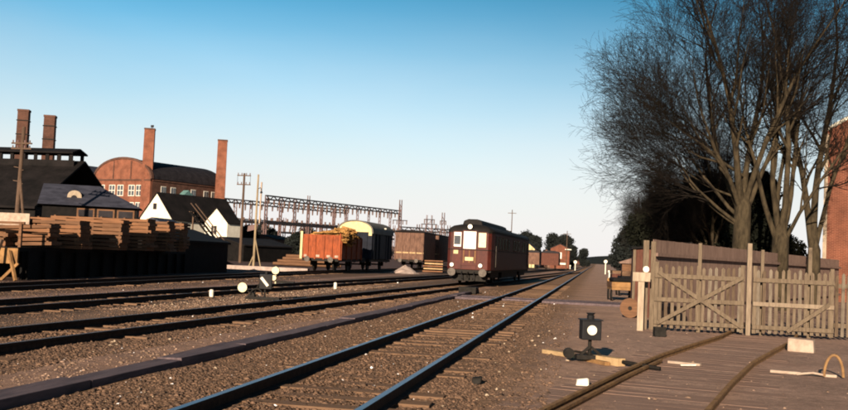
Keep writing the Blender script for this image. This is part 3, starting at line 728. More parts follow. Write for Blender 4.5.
t = thing('sleeper_stack', 'low dark stack of old sleepers near the far right trees', 'timber', (1.9, 66, 0), .05)
for r_ in range(5):
    for c in range(3): MB().box(-.9 + c * .62, -.36 + c * .62, 0, 2.5, r_ * .24, r_ * .24 + .21, jit=.02).build('sleeper', 'sleeper' if (r_ + c) % 3 else 'hut_red', t)
t = thing('storage_shed', 'low shed with brown roof beyond the carts', 'shed', (3.1, 74, 0), 0)
MB().box(-1.3, 1.8, 0, 5, 0, 1.7).build('wall', 'plank2', t)
MB().prism([(-1.5, 1.65), (2.0, 1.65), (2.0, 1.75), (.25, 2.35), (-1.5, 1.75)], -.2, 5.2).build('roof', 'fence_brown', t)
# small pieces on the right foreground
t = thing('drain_channel', 'shallow stone drain crossing the yard at right', 'drain')
for i, (p, q) in enumerate((((1.22, 17.15), (1.72, 16.95)), ((2.75, 16.62), (3.2, 16.52)), ((3.22, 16.5), (3.7, 16.4)))):
    MB().bar((*p, .015), (*q, .015), .1, .05).build('kerb_stone', 'stonegrey', t, bevel=.01)
t = thing('iron_hoop', 'bent rusty iron hoop standing at the right edge of the yard', 'hoop', (3.62, 16.25, 0))
MB().tube([(-.14 * 1.0 + .14 * (1 - cos(a)), 0, .02 + .33 * sin(a)) for a in [i * pi / 14 for i in range(15)]], .022, 8).build('hoop', 'rail_rust', t)
MB().tube([(-.14, 0, .04), (-.3, .02, .06), (-.52, .1, .02)], .018, 8).build('tail', 'stonegrey', t)
o = MB().box(-.24, .24, -.15, .15, -.01, .26, jit=.02).build('stone_block', 'stonegrey', loc=(4.1, 21.2, 0), rz=-.3, bevel=.02); tag(o, 'pale stone block lying by the rail end inside the gate', 'block')
o = MB().box(-.13, .13, -.1, .1, 0, .22, jit=.01).build('iron_box', 'iron', loc=(1.45, 23.3, 0), rz=.2, bevel=.015); tag(o, 'small dark iron box at the foot of the left gate leaf', 'box')
o = MB().bar((-.12, 0, .02), (.12, .05, .03), .05, .02).build('wood_scrap', 'white', loc=(1.5, 16.7, 0)); tag(o, 'white wood splinter lying beside the siding', 'scrap')

# ------------------------------------------------------------------ timber yard at left
def dock():
    t = thing('loading_dock', 'long dark tarred timber loading dock behind the left tracks', 'loading dock')
    # side face follows the track, deck behind it
    a = Vector((-21.5, 34.6, 0)); b = Vector((-23.6, 60, 0))
    v = [(a.x, a.y), (b.x, b.y), (-34, 60), (-34, 34.6)]
    MB().prism(v, 1.08, 1.24, plane='xy').build('deck', 'tar', t)
    wl = MB(); wl.bar(a + Vector((-.1, .4, .54)), b + Vector((-.1, 0, .54)), .08, 1.08); wl.build('side_wall', 'tar', t)  # unlit side face, its shade put into the near-black colour
    bk = MB(); bk.box(-34, -21.9, 37, 37.1, 0, 1.08).build('inner_wall', 'tar', t)
    for i in range(18):
        p = a.lerp(b, (i + .5) / 18); MB().box(p.x - .02, p.x + .1, p.y - .07, p.y + .07, 0, 1.1).build('stud', 'tar', t)
    e = MB(); e.box(-26.5, -21.45, 34.48, 34.58, .62, 1.2).build('end_board', 'plank_pale', t)
    for (x0, x1) in ((-22.95, -22.55), (-21.95, -21.35)): 
        MB().bar((x0, 34.3, 0), (x1, 34.42, .65), .16, .1).build('prop', 'plank_pale', t)
    MB().bar((-21.3, 34.2, 0), (-21.75, 34.4, 1.1), .1, .1).build('prop', 'plank_pale', t)
    MB().bar((-22.1, 33.6, 0), (-21.95, 34.2, 1.5), .1, .12).build('prop', 'polewood', t)
dock()
def stack(x, y, L, layers, rz, lab, m, zb=1.24, dep=1.1, sag=0.0, step=.17, slope=0.0):
    t = thing('timber_stack', lab, 'timber stack', (x, y, zb), rz, 'timber stacks on the loading dock')
    z = .0
    for k in range(layers):
        dx0 = random.uniform(-.12, .12); dx1 = random.uniform(-.15, .12); th = step * .74
        mm = m if random.random() < .65 else ('plank2' if m == 'plank' else 'plank')
        mb = MB(); nb_ = random.choice((1, 1, 2)); cut = random.uniform(.3, .7) * L
        if nb_ == 1: mb.bar((dx0, 0, z + th / 2), (L + dx1, 0, z + th / 2 + slope * L), dep, th)
        else:
            mb.bar((dx0, 0, z + th / 2), (cut, 0, z + th / 2 + slope * cut), dep, th); mb.bar((cut + .06, random.uniform(-.06, .06), z + th / 2 + slope * cut), (L + dx1, 0, z + th / 2 + slope * L), dep, th)
        mb.build('board_layer', mm, t)
        z += th
        for q in range(int(L / 1.1) + 1):
            xx = .15 + q * (L - .3) / max(1, int(L / 1.1)); MB().box(xx, xx + .09, -dep / 2 + .02, dep / 2 - .02, z + slope * xx, z + step - th + slope * xx).build('sticker', 'plank2', t)
        z += step - th
    return t
stack(-26.8, 35.6, 4.14, 4, .12, 'low timber stack at the far left end of the dock', 'plank2', slope=-.03)
stack(-23.9, 36.6, 2.53, 5, .15, 'short timber stack left of the pale board panel', 'plank', slope=.05)
stack(-27.0, 38.6, 5.75, 7, .10, 'long timber stack under the blue roofed shed, second from left', 'plank')
stack(-26.2, 41.5, 5.29, 8, .12, 'timber stack with a pale board sheet in its side', 'plank2')
stack(-25.8, 44.5, 4.83, 9, .10, 'tall brown timber stack in the middle of the dock', 'plank')
stack(-25.2, 47.5, 3.91, 9, .12, 'timber stack right of the middle stack with broken lower layers', 'plank2')
stack(-24.6, 50.0, 2.99, 9, .1, 'rightmost timber stack with stepped end beside the tarred shed', 'plank')
o = MB().box(0, 1.9, -.03, .03, 0, .62).build('leaning_sheet', 'stonegrey', loc=(-25.2, 38.0, 2.0), rz=.1); tag(o, 'pale greyish board sheet standing against the timber stacks', 'board')
t = thing('handrail', 'wooden handrail with a post at the far left end of the dock', 'railing', (0, 0, 0))
MB().bar((-26.5, 35.2, 2.13), (-21.55, 35.0, 2.17), .08, .09).build('rail', 'plank2', t)
MB().bar((-21.7, 35.0, 1.1), (-21.7, 35.0, 2.2), .11, .11).build('post', 'plank2', t)
MB().bar((-23.9, 35.1, 1.1), (-23.9, 35.1, 2.2), .09, .09).build('post', 'plank2', t)
for i, (p, q, lab) in enumerate([((-24.2, 34.9, 1.35), (-22.6, 47, 2.0), 'long pole sloping across the front of the timber stacks'), ((-23.2, 34.8, 1.3), (-22.4, 44, 1.55), 'lower long pole resting along the dock edge')]):
    o = MB().tube([p, q], .07, 8).build('pole', 'plank2'); tag(o, lab, 'pole', 'loose poles on the dock')

def shed(name, lab, cat, loc, rz, W_, D, eave, ridge, wallm, roofm, over=.3, ridge_x=None):
    """gable faces -Y; ridge runs along +Y when ridge_x is None"""
    t = thing(name, lab, cat, loc, rz)
    MB().prism([(0, 0), (W_, 0), (W_, eave), (W_ / 2, ridge), (0, eave)], 0, D).build('wall', wallm, t)
    k = (ridge - eave) / (W_ / 2); th = .14
    MB().prism([(-over, eave - k * over + .03), (W_ / 2, ridge + .03), (W_ + over, eave - k * over + .03), (W_ + over, eave - k * over + .03 + th), (W_ / 2, ridge + .03 + th), (-over, eave - k * over + .03 + th)], -over * .6, D + over * .6).build('roof', roofm, t)
    return t
# tarred shed at the right end of the dock
t = shed('tarred_shed', 'low black tarred shed at the right end of the loading dock', 'shed', (-28.0, 52.5, 0), .0, 4.9, 8, 1.75, 2.45, 'tar', 'tar', .15)
MB().box(1.2, 2.6, -.05, 0, 0, 1.8).build('door', 'tar', t)
t = shed('timber_store', 'small shed with bluish roof between the timber stacks and the white house', 'shed', (-30.6, 63, 0), 0, 2.2, 3, 2.7, 3.2, 'tar', 'slate', .2)
MB().box(1, 2, -.05, 0, 1, 2).build('hatch', 'tar', t)
# conveyor / stairs
t = thing('loading_ramp', 'thin dark sloping ramp with rails below the small white gable', 'ramp')
for dy in (0, .9): 
    MB().bar((-31.5, 74 + dy, 4.2), (-28.0, 72 + dy, 1.2), .1, .12).build('stringer', 'tar', t)
    MB().bar((-31.5, 74 + dy, 4.9), (-28.0, 72 + dy, 1.9), .06, .06).build('handrail', 'polewood', t)
for i in range(9):
    p = Vector((-31.5, 74, 4.2)).lerp(Vector((-28, 72, 1.2)), i / 8); MB().box(p.x - .12, p.x + .12, p.y, p.y + .9, p.z, p.z + .05).build('tread', 'polewood', t)
MB().box(-31.4, -31.3, 74.2, 74.3, 0, 4.2).build('support', 'polewood', t)
# blue roofed shed
t = thing('timber_shed', 'long dark shed with a blue grey roof behind the timber stacks', 'shed', (-39.6, 66.4, 0), .42)
MB().box(0, 6.6, 0, 5, 0, 4.1).build('wall', 'tar', t)
MB().add([(-.3, -.5, 4.12), (6.9, -.5, 4.12), (6.9, 5.0, 4.12), (-.3, 5.0, 4.12), (-.3, 2.5, 5.75), (3.7, 2.5, 5.75)], [(0, 1, 2, 3), (0, 1, 5, 4), (1, 2, 5), (2, 3, 4, 5), (3, 0, 4)]).build('roof', 'slate', t)
for x in (3.0, 4.4, 5.8): 
    q = MB().box(x - .62, x + .62, -.06, 0, 3.05, 3.95).build('window', 'plank2', t)
    MB().box(x - .5, x + .5, -.075, -.055, 3.15, 3.85).build('pane', 'roofdark', q)
MB().prism([(1.6, 4.2), (2.6, 4.2)] + arc(1.6, 2.6, 4.75, .5, 10)[0:], .6, 2.0).build('dormer', 'post_pale', t)
MB().prism([(1.85, 4.3), (2.3, 4.3)] + arc(1.85, 2.3, 4.6, .3, 8), .57, .62).build('dormer_window', 'roofdark', t)
# great dark shed
t = thing('factory_shed', 'great black roofed shed with ridge ventilator at the left edge', 'factory building', (-67.3, 84, 0), 0)
MB().box(0, 16.5, 0, 16, 0, 4.5).build('wall', 'tar', t)
MB().prism([(-.6, 4.3), (8, 9.3), (16.6, 4.3), (16.6, 4.5), (8, 9.5), (-.6, 4.5)], -.3, 16.8, plane='yz').build('roof', 'tarroof', t)
mb = MB(); mb.prism([(6.5, 10.1), (8, 10.55), (9.5, 10.1), (9.5, 10.25), (8, 10.7), (6.5, 10.25)], 0, 16.2, plane='yz'); mb.build('ventilator_roof', 'tarroof', t)
for i in range(13):
    x = .3 + i * 1.28
    for y in (6.9, 9.0): MB().box(x, x + .35, y, y + .12, 8.5, 10.2).build('ventilator_post', 'tarroof', t)
for y in (6.85,): MB().box(0, 16.2, y, y + .1, 8.6, 9.45).build('ventilator_curb', 'tarroof', t)
def chimney(x, y, h, w, lab, m='brick_dark', bands=True, grp='factory chimneys'):
    t = thing('factory_chimney', lab, 'chimney', (x, y, 0), .35, grp)
    a, b = w / 2 * 1.12, w / 2
    mb = MB(); mb.add([(-a, -a, 0), (a, -a, 0), (a, a, 0), (-a, a, 0), (-b, -b, h), (b, -b, h), (b, b, h), (-b, b, h)], [(0, 1, 5, 4), (1, 2, 6, 5), (2, 3, 7, 6), (3, 0, 4, 7), (4, 5, 6, 7)])
    mb.build('shaft', m, t)
    MB().box(-b - .06, b + .06, -b - .06, b + .06, h, h + .25).build('cap', 'brick_dark', t)
    if bands:
        for z in (h * .93, h * .83, h * .73): MB().box(-b - .09, b + .09, -b - .09, b + .09, z, z + .12).build('band', 'iron', t)
    return t
chimney(-75.0, 120, 18.2, 1.35, 'left square brown brick chimney with iron bands behind the black shed', 'brick_sooty')
chimney(-71.2, 120, 17.5, 1.35, 'right of the two brown chimneys rising behind the black shed', 'brick_sooty')

# ------------------------------------------------------------------ brick hall with barrel roof
def hall():
    rz = -math.atan2(.35, .94)
    t = thing('brick_hall', 'red brick factory hall with a curved gable and dark barrel roof', 'factory building', (-78, 165, 0), rz)
    # local: x<0 along the gable, y>0 along the long side, corner at origin
    Wd, Ln, zs, rise = 14.2, 18.5, 13.0, 3.6
    A = [(-Wd / 2 + Wd / 2 * cos(pi * i / 22), zs + rise * sin(pi * i / 22)) for i in range(23)]
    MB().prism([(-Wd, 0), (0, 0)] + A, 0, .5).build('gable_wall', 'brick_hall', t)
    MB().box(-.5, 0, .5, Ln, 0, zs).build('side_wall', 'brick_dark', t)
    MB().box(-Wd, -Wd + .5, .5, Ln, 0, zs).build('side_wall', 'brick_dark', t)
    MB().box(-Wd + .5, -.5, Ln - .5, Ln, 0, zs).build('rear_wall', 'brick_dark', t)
    out = [(-Wd / 2 + (Wd / 2 + .25) * cos(pi * i / 22), zs + .05 + (rise + .1) * sin(pi * i / 22)) for i in range(23)]
    inn = [(-Wd / 2 + (Wd / 2 - .1) * cos(pi * i / 22), zs + .02 + (rise - .12) * sin(pi * i / 22)) for i in range(23)]
    MB().prism(out + inn[::-1], .52, Ln + .3).build('roof', 'roofdark', t)
    ro = [(-Wd / 2 + (Wd / 2 + .3) * cos(pi * i / 22), zs + .05 + (rise + .3) * sin(pi * i / 22)) for i in range(23)]
    ri = [(-Wd / 2 + (Wd / 2 - .05) * cos(pi * i / 22), zs + .0 + (rise - .05) * sin(pi * i / 22)) for i in range(23)]
    MB().prism(ro + ri[::-1], -.12, .5).build('gable_coping', 'brick_dark', t)
    for x in (-Wd / 2 - 2.2, -Wd / 2 + 2.2): MB().box(x - .12, x + .12, -.1, 0, zs - .2, zs + rise - .4).build('pilaster', 'brick_dark', t)
    MB().box(-Wd - .1, .1, -.14, 0, zs - .35, zs - .05).build('cornice', 'brick_dark', t)
    MB().box(-.0, .14, .5, Ln, zs - .3, zs).build('cornice', 'brick_dark', t)
    def w(x0, x1, z0, z1, side=False):
        f = MB(); p = MB()
        if side: f.box(0, .06, x0, x1, z0, z1); p.box(.05, .08, x0 + .1, (x0 + x1) / 2 - .06, z0 + .15, z1 - .12); p.box(.05, .08, (x0 + x1) / 2 + .06, x1 - .1, z0 + .15, z1 - .12)
        else:
            f.box(x0, x1, -.06, 0, z0, z1); xm = (x0 + x1) / 2; zm = (z0 + z1) / 2
            for (a, b) in ((x0 + .12, xm - .07), (xm + .07, x1 - .12)):
                for (c, d) in ((z0 + .12, zm - .06), (zm + .06, z1 - .12)): p.box(a, b, -.08, -.05, c, d)
        fr = f.build('window', 'white', t); p.build('pane', 'glass', fr)
    for x0 in (-12.9, -10.2, -8.1, -5.3, -3.4): w(x0, x0 + 1.55, 9.9, 11.9)
    for x0 in (-12.9, -10.2, -8.1, -5.3, -3.4): w(x0, x0 + 1.55, 6.6, 8.8)
    for y0 in (2.6, 5.0, 10.2, 13.6, 15.7): w(y0, y0 + 1.25, 10.3, 11.9, True)
    MB().prism([(7.0, 9.8), (9.6, 9.8), (9.6, 10.6), (8.3, 11.6), (7.0, 10.6)], .01, 1.3, plane='yz').build('dormer', 'verdigris', t)
    MB().tube([(-3.4, 3, 15), (-3.4, 3, 23)], .07, 6).build('mast', 'steel_dark', t)
    MB().box(-3.7, -3.1, 2.9, 3.1, 22.6, 23).build('mast_head', 'steel_dark', t)
    return t
hall()
chimney(-79.3, 166.4, 21.8, 1.75, 'tall red brick chimney at the near corner of the barrel roofed hall', 'brick_hall', False, 'hall chimneys')
chimney(-70.9, 180.0, 21.6, 1.75, 'red brick chimney at the right end of the barrel roofed hall', 'brick_hall', False, 'hall chimneys')
# grey-roofed piece left of the hall
t = shed('factory_building', 'grey roofed wing just left of the barrel roofed hall', 'factory building', (-108, 185, 0), -.3, 12, 14, 13.0, 16.5, 'brick_dark', 'slate')
# white house
HR = -math.atan2(.35, .94)
t = shed('white_house', 'white rendered house with steep dark roof and tall gable', 'house', (-60.9, 126.4, 0), HR, 5.8, 13.5, 5.0, 8.35, 'whitewash', 'tarroof', .25)
q = MB().box(2.3, 2.9, -.06, 0, 6.2, 7.0).build('window', 'roofdark', t)
t = shed('white_annex', 'small white gabled annex with one dark window right of the white house', 'house', (-51.5, 126.0, 0), HR, 3.9, 2.6, 4.75, 6.6, 'whitewash', 'tarroof', .2)
q = MB().box(1.2, 2.1, -.06, 0, 3.2, 4.3).build('window', 'roofdark', t); MB().box(1.62, 1.68, -.08, -.05, 3.2, 4.3).build('glazing_bar', 'white', q)
t = shed('black_store', 'low black store shed right of the white annex', 'shed', (-46.5, 112.0, 0), HR, 7.0, 9, 1.8, 2.6, 'tar', 'tarroof', .2)
# things along the far siding right of the dock
o = MB().box(-31.5, -20.6, 70.0, 70.5, 0, .28).build('platform_kerb', 'concrete'); tag(o, 'pale concrete kerb edge beyond the left tracks', 'kerb')
heap('rubble_heap', 'low red brown rubble heap at the foot of the pale pole', 'rubble heap', -28.6, 75.0, .9, .45, 'hut_red', 'thing')
t = thing('log_pile', 'low pile of long logs beyond the pale pole', 'logs', (-31.5, 95, 0), 0)
for r_ in range(4):
    for c in range(9 - r_ * 2): MB().tube([(0 + r_ * .4 + random.uniform(-.2, .2), c * .32 + r_ * .3, .18 + r_ * .27), (6.2 - r_ * .5 + random.uniform(-.2, .3), c * .32 + r_ * .3, .18 + r_ * .27)], .15, 7).build('log', 'plank2', t)

# ------------------------------------------------------------------ poles
t = thing('telegraph_pole', 'dark telegraph pole with twin crossarms right of the white annex', 'telegraph pole', (-36.8, 100, 0))
MB().tube([(0, 0, 0), (0, 0, 9.4)], [.16, .11], 10).build('pole', 'polewood', t)
for z in (8.15, 9.1): 
    c = MB().box(-.75, .75, -.1, -.02, z, z + .1).build('crossarm', 'polewood', t)
    for x in (-.65, -.25, .25, .65): MB().cyl((x, -.06, z + .1), (0, 0, 1), .05, .22, 8).build('insulator', 'steel', c)
for x in (-.7, .7): MB().tube([(x, -.06, 8.2), (x, -.06, 9.15)], .02, 6).build('tie', 'steel_dark', t)
t = thing('telegraph_pole', 'pale wooden pole with a foot brace in front of the black store shed', 'telegraph pole', (-27.0, 76.5, 0))
MB().tube([(0, 0, 0), (.03, 0, 7.5)], [.10, .07], 10).build('pole', 'polepale', t)
MB().tube([(.55, .2, 0), (.05, 0, 2.3)], .05, 8).build('brace', 'polepale', t)
MB().tube([(-.4, -.1, 0), (0, 0, 1.1)], .05, 8).build('brace', 'polepale', t)
MB().tube([(0, 0, 6.3), (.25, 0, 6.45), (.35, 0, 6.25)], .03, 6).build('lamp_arm', 'steel_dark', t)
MB().cyl((.35, 0, 6.02), (0, 0, 1), .12, .2, 12, r2=.04).build('lamp_shade', 'steel_dark', t)
MB().bar((.28, .1, 3.6), (.3, .1, 6.9), .1, .1).build('conduit', 'stonegrey', t)
MB().prism([(-.65, 2.9), (-.05, 3.05), (-.05, 3.5), (-.6, 3.35)], -.06, -.03).build('sign_board', 'steel', t)
t = thing('telegraph_pole', 'dark telegraph pole with strut and crossarms at the left edge', 'telegraph pole', (-37.6, 60, 0))
MB().tube([(0, 0, 0), (.15, 0, 8.9)], [.17, .11], 10).build('pole', 'polewood', t)
MB().tube([(1.1, -.6, 1.5), (.1, 0, 5.6)], .09, 8).build('strut', 'polewood', t)
for z in (7.4, 7.75): 
    c = MB().box(-.6, .85, -.14, -.04, z, z + .1).build('crossarm', 'polewood', t)
    for x in (-.5, -.15, .35, .7): MB().cyl((x, -.09, z + .1), (0, 0, 1), .045, .16, 8).build('insulator', 'steel', c)
for (z, s) in ((6.2, -1), (6.0, 1), (5.3, -1), (5.1, 1)):
    MB().bar((0, -.05, z), (s * .35, -.05, z + .05), .05, .05).build('bracket', 'polewood', t); 

# ------------------------------------------------------------------ substation
def gantry(A, B, z, n, lab, low=None, droppers=True, beamh=.9):
    t = thing('steel_gantry', lab, 'substation gantry', (0, 0, 0), 0, 'steel gantries of the substation')
    A = Vector((*A, 0)); B = Vector((*B, 0)); d = (B - A).normalized(); nrm = Vector((-d.y, d.x, 0))
    for i in range(n):
        p = A.lerp(B, i / (n - 1)); mb = MB(); w = .42
        zt = z + random.uniform(-.1, .3) + (1.2 if i in (3, n - 1) else 0)
        for s in (-1, 1):
            mb.bar(p + d * s * w, p + d * s * w + Vector((0, 0, zt)), .2, .2)
        k = 0; zz = .5
        while zz < zt - 1.2:
            s = 1 if k % 2 else -1; mb.bar(p - d * s * w + Vector((0, 0, zz)), p + d * s * w + Vector((0, 0, zz + 1.1)), .08, .08); zz += 1.1; k += 1
        mb.build('column', 'steel', t)
    L = (B - A).length; mb = MB()
    for zz in (z, z - beamh): mb.bar(A + Vector((0, 0, zz)), B + Vector((0, 0, zz)), .34, .34)
    m = int(L / 1.4)
    for i in range(m):
        p = A.lerp(B, i / m); q = A.lerp(B, (i + 1) / m); mb.bar(p + Vector((0, 0, z - beamh if i % 2 else z)), q + Vector((0, 0, z if i % 2 else z - beamh)), .2, .2)
    mb.build('lattice_beam', 'steel_dark', t)
    if low is not None:
        MB().bar(A + Vector((0, 0, low)), B + Vector((0, 0, low)), .4, .6).build('busbar', 'steel_dark', t)
    for i in range(min(int(L / 2.0), 34)):
        p = A.lerp(B, (i + .5) / min(int(L / 2.0), 34)); zz = z - beamh; ln = random.uniform(.9, 1.8)
        if droppers: MB().tube([p + Vector((0, 0, zz)), p + Vector((0, 0, zz - ln))], [.26, .18], 6).build('insulator', 'porcelain', t)
        if low is not None: MB().tube([p + nrm * .3 + Vector((0, 0, low)), p + nrm * .3 + Vector((0, 0, low + random.uniform(.7, 1.4)))], [.24, .22], 6).build('insulator', 'porcelain', t)
gantry((-80.5, 235), (-58.5, 294), 14.6, 12, 'front steel gantry of the substation reaching farthest right', low=8.2)
gantry((-96.5, 245), (-74.5, 292), 14.1, 10, 'second steel gantry starting behind the white annex', low=8.6)
gantry((-57, 286), (-44, 296), 9.6, 5, 'short low steel gantry between the lattice towers and the railcar', low=6.8)
gantry((-103, 262), (-66, 322), 9.6, 10, 'lower steel gantry behind the other two with dark busbars', low=6.5)
def tower(x, y, h, lab, arms, w=.8):
    t = thing('lattice_tower', lab, 'lattice tower', (x, y, 0), 0, 'lattice towers beside the substation')
    mb = MB()
    for a in (-1, 1):
        for b in (-1, 1): mb.bar((a * w, b * w, 0), (a * w * .6, b * w * .6, h), .14, .14)
    zz = 0; k = 0
    while zz < h - 1.5:
        s = 1 if k % 2 else -1; f = 1 - .4 * zz / h
        for b in (-1, 1): mb.bar((-s * w * f, b * w * f, zz), (s * w * f, b * w * f, zz + 1.5), .09, .09)
        zz += 1.5; k += 1
    mb.build('tower_frame', 'steel', t)
    for (z, l) in arms:
        a = MB(); a.bar((-l, 0, z), (l, 0, z), .25, .25); a = a.build('crossarm', 'steel_dark', t)
        for x_ in (-l * .9, -l * .4, l * .4, l * .9): MB().tube([(x_, 0, z), (x_, 0, z - 1.2)], .15, 6).build('insulator', 'porcelain', a)
    return t
tower(-57, 286, 17.5, 'lattice tower ending the front gantry above the light brown van', [(8.5, 3.0), (11.5, 2.2)], .5)
tower(-49, 290, 13.5, 'box topped lattice tower left of the railcar roof', [(10.8, 2.4), (8.4, 2.4), (12.2, 1.6)], 1.2)
tower(-45.2, 292, 14.5, 'slim lattice tower nearest the railcar roof', [(12.0, .9), (9.2, .9)], .55)
tower(-54, 300, 11.0, 'faint lower lattice tower between the two dark towers', [(6.2, 2.6), (9.0, 1.2)], .6)
for i, (x, y, w_, h_) in enumerate([(-78, 215, 8, 4.6), (-92, 222, 9, 5.6), (-60, 225, 7, 3.6)]):
    t = shed('transformer_house', ['low dark brick transformer house under the substation gantries', 'larger transformer house beside the white annex', 'transformer house behind the orange wagon'][i], 'building', (x, y, 0), -.2, w_, 8, h_ * .8, h_, 'brick_dark', 'tarroof', .2)
    MB().box(w_ * .3, w_ * .5, -.05, 0, .2, 2.4).build('door', 'steel_dark', t)
    MB().box(w_ * .65, w_ * .85, -.05, 0, 1.2, 2.4).build('window', 'roofdark', t)

# ------------------------------------------------------------------ brick house at the right edge
t = thing('brick_house', 'red brick house gable with pale edge at the right side', 'house', (12.75, 60, 0), -.215)
MB().prism([(0, 0), (9, 0), (9, 9.7), (4.5, 12.4), (0, 9.7)], 0, 10).build('wall', 'brick_house', t)
MB().prism([(-.25, 9.55), (4.5, 12.42), (9.25, 9.55), (9.25, 9.8), (4.5, 12.68), (-.25, 9.8)], .02, 10.3).build('roof', 'roofdark', t)
MB().prism([(-.3, 9.55), (4.5, 12.42), (9.3, 9.55), (9.3, 9.75), (4.5, 12.62), (-.3, 9.75)], -.14, .0).build('bargeboard', 'whitewash', t)
MB().box(-.14, .06, -.1, .1, 0, 9.55).build('downpipe', 'post_pale', t)
q = MB().box(3.2, 4.6, -.05, 0, 5.2, 7.0).build('window', 'white', t); MB().box(3.35, 4.45, -.07, -.04, 5.35, 6.85).build('pane', 'glass', q)

# ------------------------------------------------------------------ trees
def tree_mesh(seed, p0, spec, trunk_r, stems, crown_c, crown_r, lean=(0, 0), split=.16):
    """Bare tree by recursive branching. Returns two tube sets: thick limbs and thin twigs."""
    r_ = random.Random(seed); thick = []; thin = []
    def rv(s): return Vector((r_.gauss(0, s), r_.gauss(0, s), r_.gauss(0, s)))
    def grow(p, d, L, rad, lvl):
        n = spec[lvl]['n']; seg = L / n; lim = r_.uniform(.92, 1.36); pts = [p.copy()]; rs = [rad]; dirs = [d.copy()]
        for i in range(n):
            bend = spec[lvl]['bend']; up = spec[lvl]['up']
            d = (d + rv(bend) + Vector((0, 0, up))).normalized()
            # pull back into the crown
            q = p - crown_c; e = Vector((q.x / crown_r[0], q.y / crown_r[1], q.z / crown_r[2]))
            if e.length > lim and lvl > 0: break
            if e.length > .95 and lvl > 0: d = (d - Vector((q.x, q.y, q.z)).normalized() * .12 * (e.length - .8) * 3).normalized()
            p = p + d * seg; pts.append(p.copy()); dirs.append(d.copy()); rs.append(max(rad * (1 - (i + 1) / n * spec[lvl]['taper']), .004))
        n = len(pts) - 1
        if n < 1: return
        (thick if rad > .045 else thin).append((pts, rs))
        if lvl + 1 < len(spec):
            c = spec[lvl + 1]; m = c['count']
            m = max(1, int(round(m * r_.uniform(.75, 1.25))))
            for k in range(m):
                u = c['from'] + (1 - c['from']) * (k + r_.random()) / m
                f = u * n; i = min(int(f), n - 1); q = pts[i].lerp(pts[i + 1], f - i); dd = dirs[i]
                ax = dd.cross(rv(1)).normalized(); a = r_.uniform(*c['ang'])
                nd = (dd * cos(a) + ax * sin(a)); 
                cl = c['len'] * r_.uniform(.6, 1.25) * (1 - .35 * u)
                rr = min(rs[i] * .62, c['r'])
                grow(q, nd.normalized(), cl, rr, lvl + 1)
    base = Vector((0, 0, 0))
    for (dx, dy, L, rad, z0, tilt) in stems:
        d = Vector((dx, dy, 1)).normalized(); grow(base + Vector((0, 0, z0)) + Vector((dx, dy, 0)) * tilt, d, L, rad, 0)
    return thick, thin
def tubes_to_np(lst, nside):
    V = []; F = []; o = 0
    for pts, rs in lst:
        P_ = np.array([tuple(p) for p in pts]); n = len(P_)
        D = np.gradient(P_, axis=0); D /= np.linalg.norm(D, axis=1, keepdims=True) + 1e-9
        ref = np.array((.3, .2, 1.)) if abs(D[0, 2]) < .85 else np.array((1., .2, 0))
        A = np.cross(D, ref); A /= np.linalg.norm(A, axis=1, keepdims=True) + 1e-9; B = np.cross(D, A)
        ang = np.arange(nside) * 2 * pi / nside; rr = np.array(rs)[:, None, None]
        ring = P_[:, None] + rr * (A[:, None] * np.cos(ang)[None, :, None] + B[:, None] * np.sin(ang)[None, :, None])
        V.append(ring.reshape(-1, 3))
        i = np.arange(n - 1)[:, None] * nside; k = np.arange(nside)[None]
        F.append(np.stack([i + k, i + (k + 1) % nside, i + nside + (k + 1) % nside, i + nside + k], -1).reshape(-1, 4) + o); o += n * nside
    return np.concatenate(V), np.concatenate(F)
def bare_tree(label, loc, seed, spec, stems, crown_c, crown_r, group='bare trees behind the gate', trunk=None):
    t = thing('bare_tree', label, 'tree', loc, 0, group)
    thick, thin = tree_mesh(seed, None, spec, .4, stems, Vector(crown_c), crown_r)
    if trunk: thick.insert(0, trunk)
    V, F = tubes_to_np(thick, 9); o = npmesh('trunk', V, F, 'bark', t); o.data.polygons.foreach_set('use_smooth', [True] * len(o.data.polygons))
    V, F = tubes_to_np(thin, 3); npmesh('crown', V, F, 'twig', t)
    return t, len(thin)
SPEC = [dict(n=10, bend=.07, up=.03, taper=.95),
        dict(n=8, bend=.07, up=.035, taper=.9, count=10, len=4.2, r=.085, ang=(.3, .8), **{'from': .2}),
        dict(n=6, bend=.09, up=.015, taper=.85, count=8, len=2.4, r=.036, ang=(.3, .75), **{'from': .15}),
        dict(n=4, bend=.10, up=.01, taper=.8, count=7, len=1.35, r=.018, ang=(.3, .7), **{'from': .1}),
        dict(n=3, bend=.12, up=.01, taper=.6, count=4, len=.7, r=.009, ang=(.3, .7), **{'from': .1})]
def trk(h, r0, r1):
    return ([Vector((.0, 0, -.1)), Vector((.02, 0, .4)), Vector((.0, 0, h * .5)), Vector((.03, 0, h)), Vector((.03, 0, h + .5))], [r0 * 1.35, r0 * 1.05, r0, r0 * .9, r0 * .4])
T1, _ = bare_tree('tall bare tree with forked pale trunk at the left of the gate group', (5.7, 42, 0), 3, SPEC,
          [(-.3, .2, 8.5, .13, 3.9, .2), (-.1, -.2, 11, .15, 4.1, .15), (.1, .3, 11, .14, 4.1, .1), (.26, -.1, 10, .13, 4.0, .2), (.5, .3, 7.5, .11, 3.8, .2), (-.55, -.3, 6.8, .11, 4.0, .15),
           (-.9, .3, 6.0, .085, 3.7, .1), (-1.6, -.3, 5.4, .075, 3.4, .06), (-2.6, .3, 5.0, .06, 3.3, .02), (-2.4, .4, 5.0, .055, 4.4, .02), (-1.6, -.6, 5.2, .065, 5.4, .0)],
          (-.9, 0, 7.8), (4.7, 5, 7.2), trunk=trk(4.2, .36, .27))
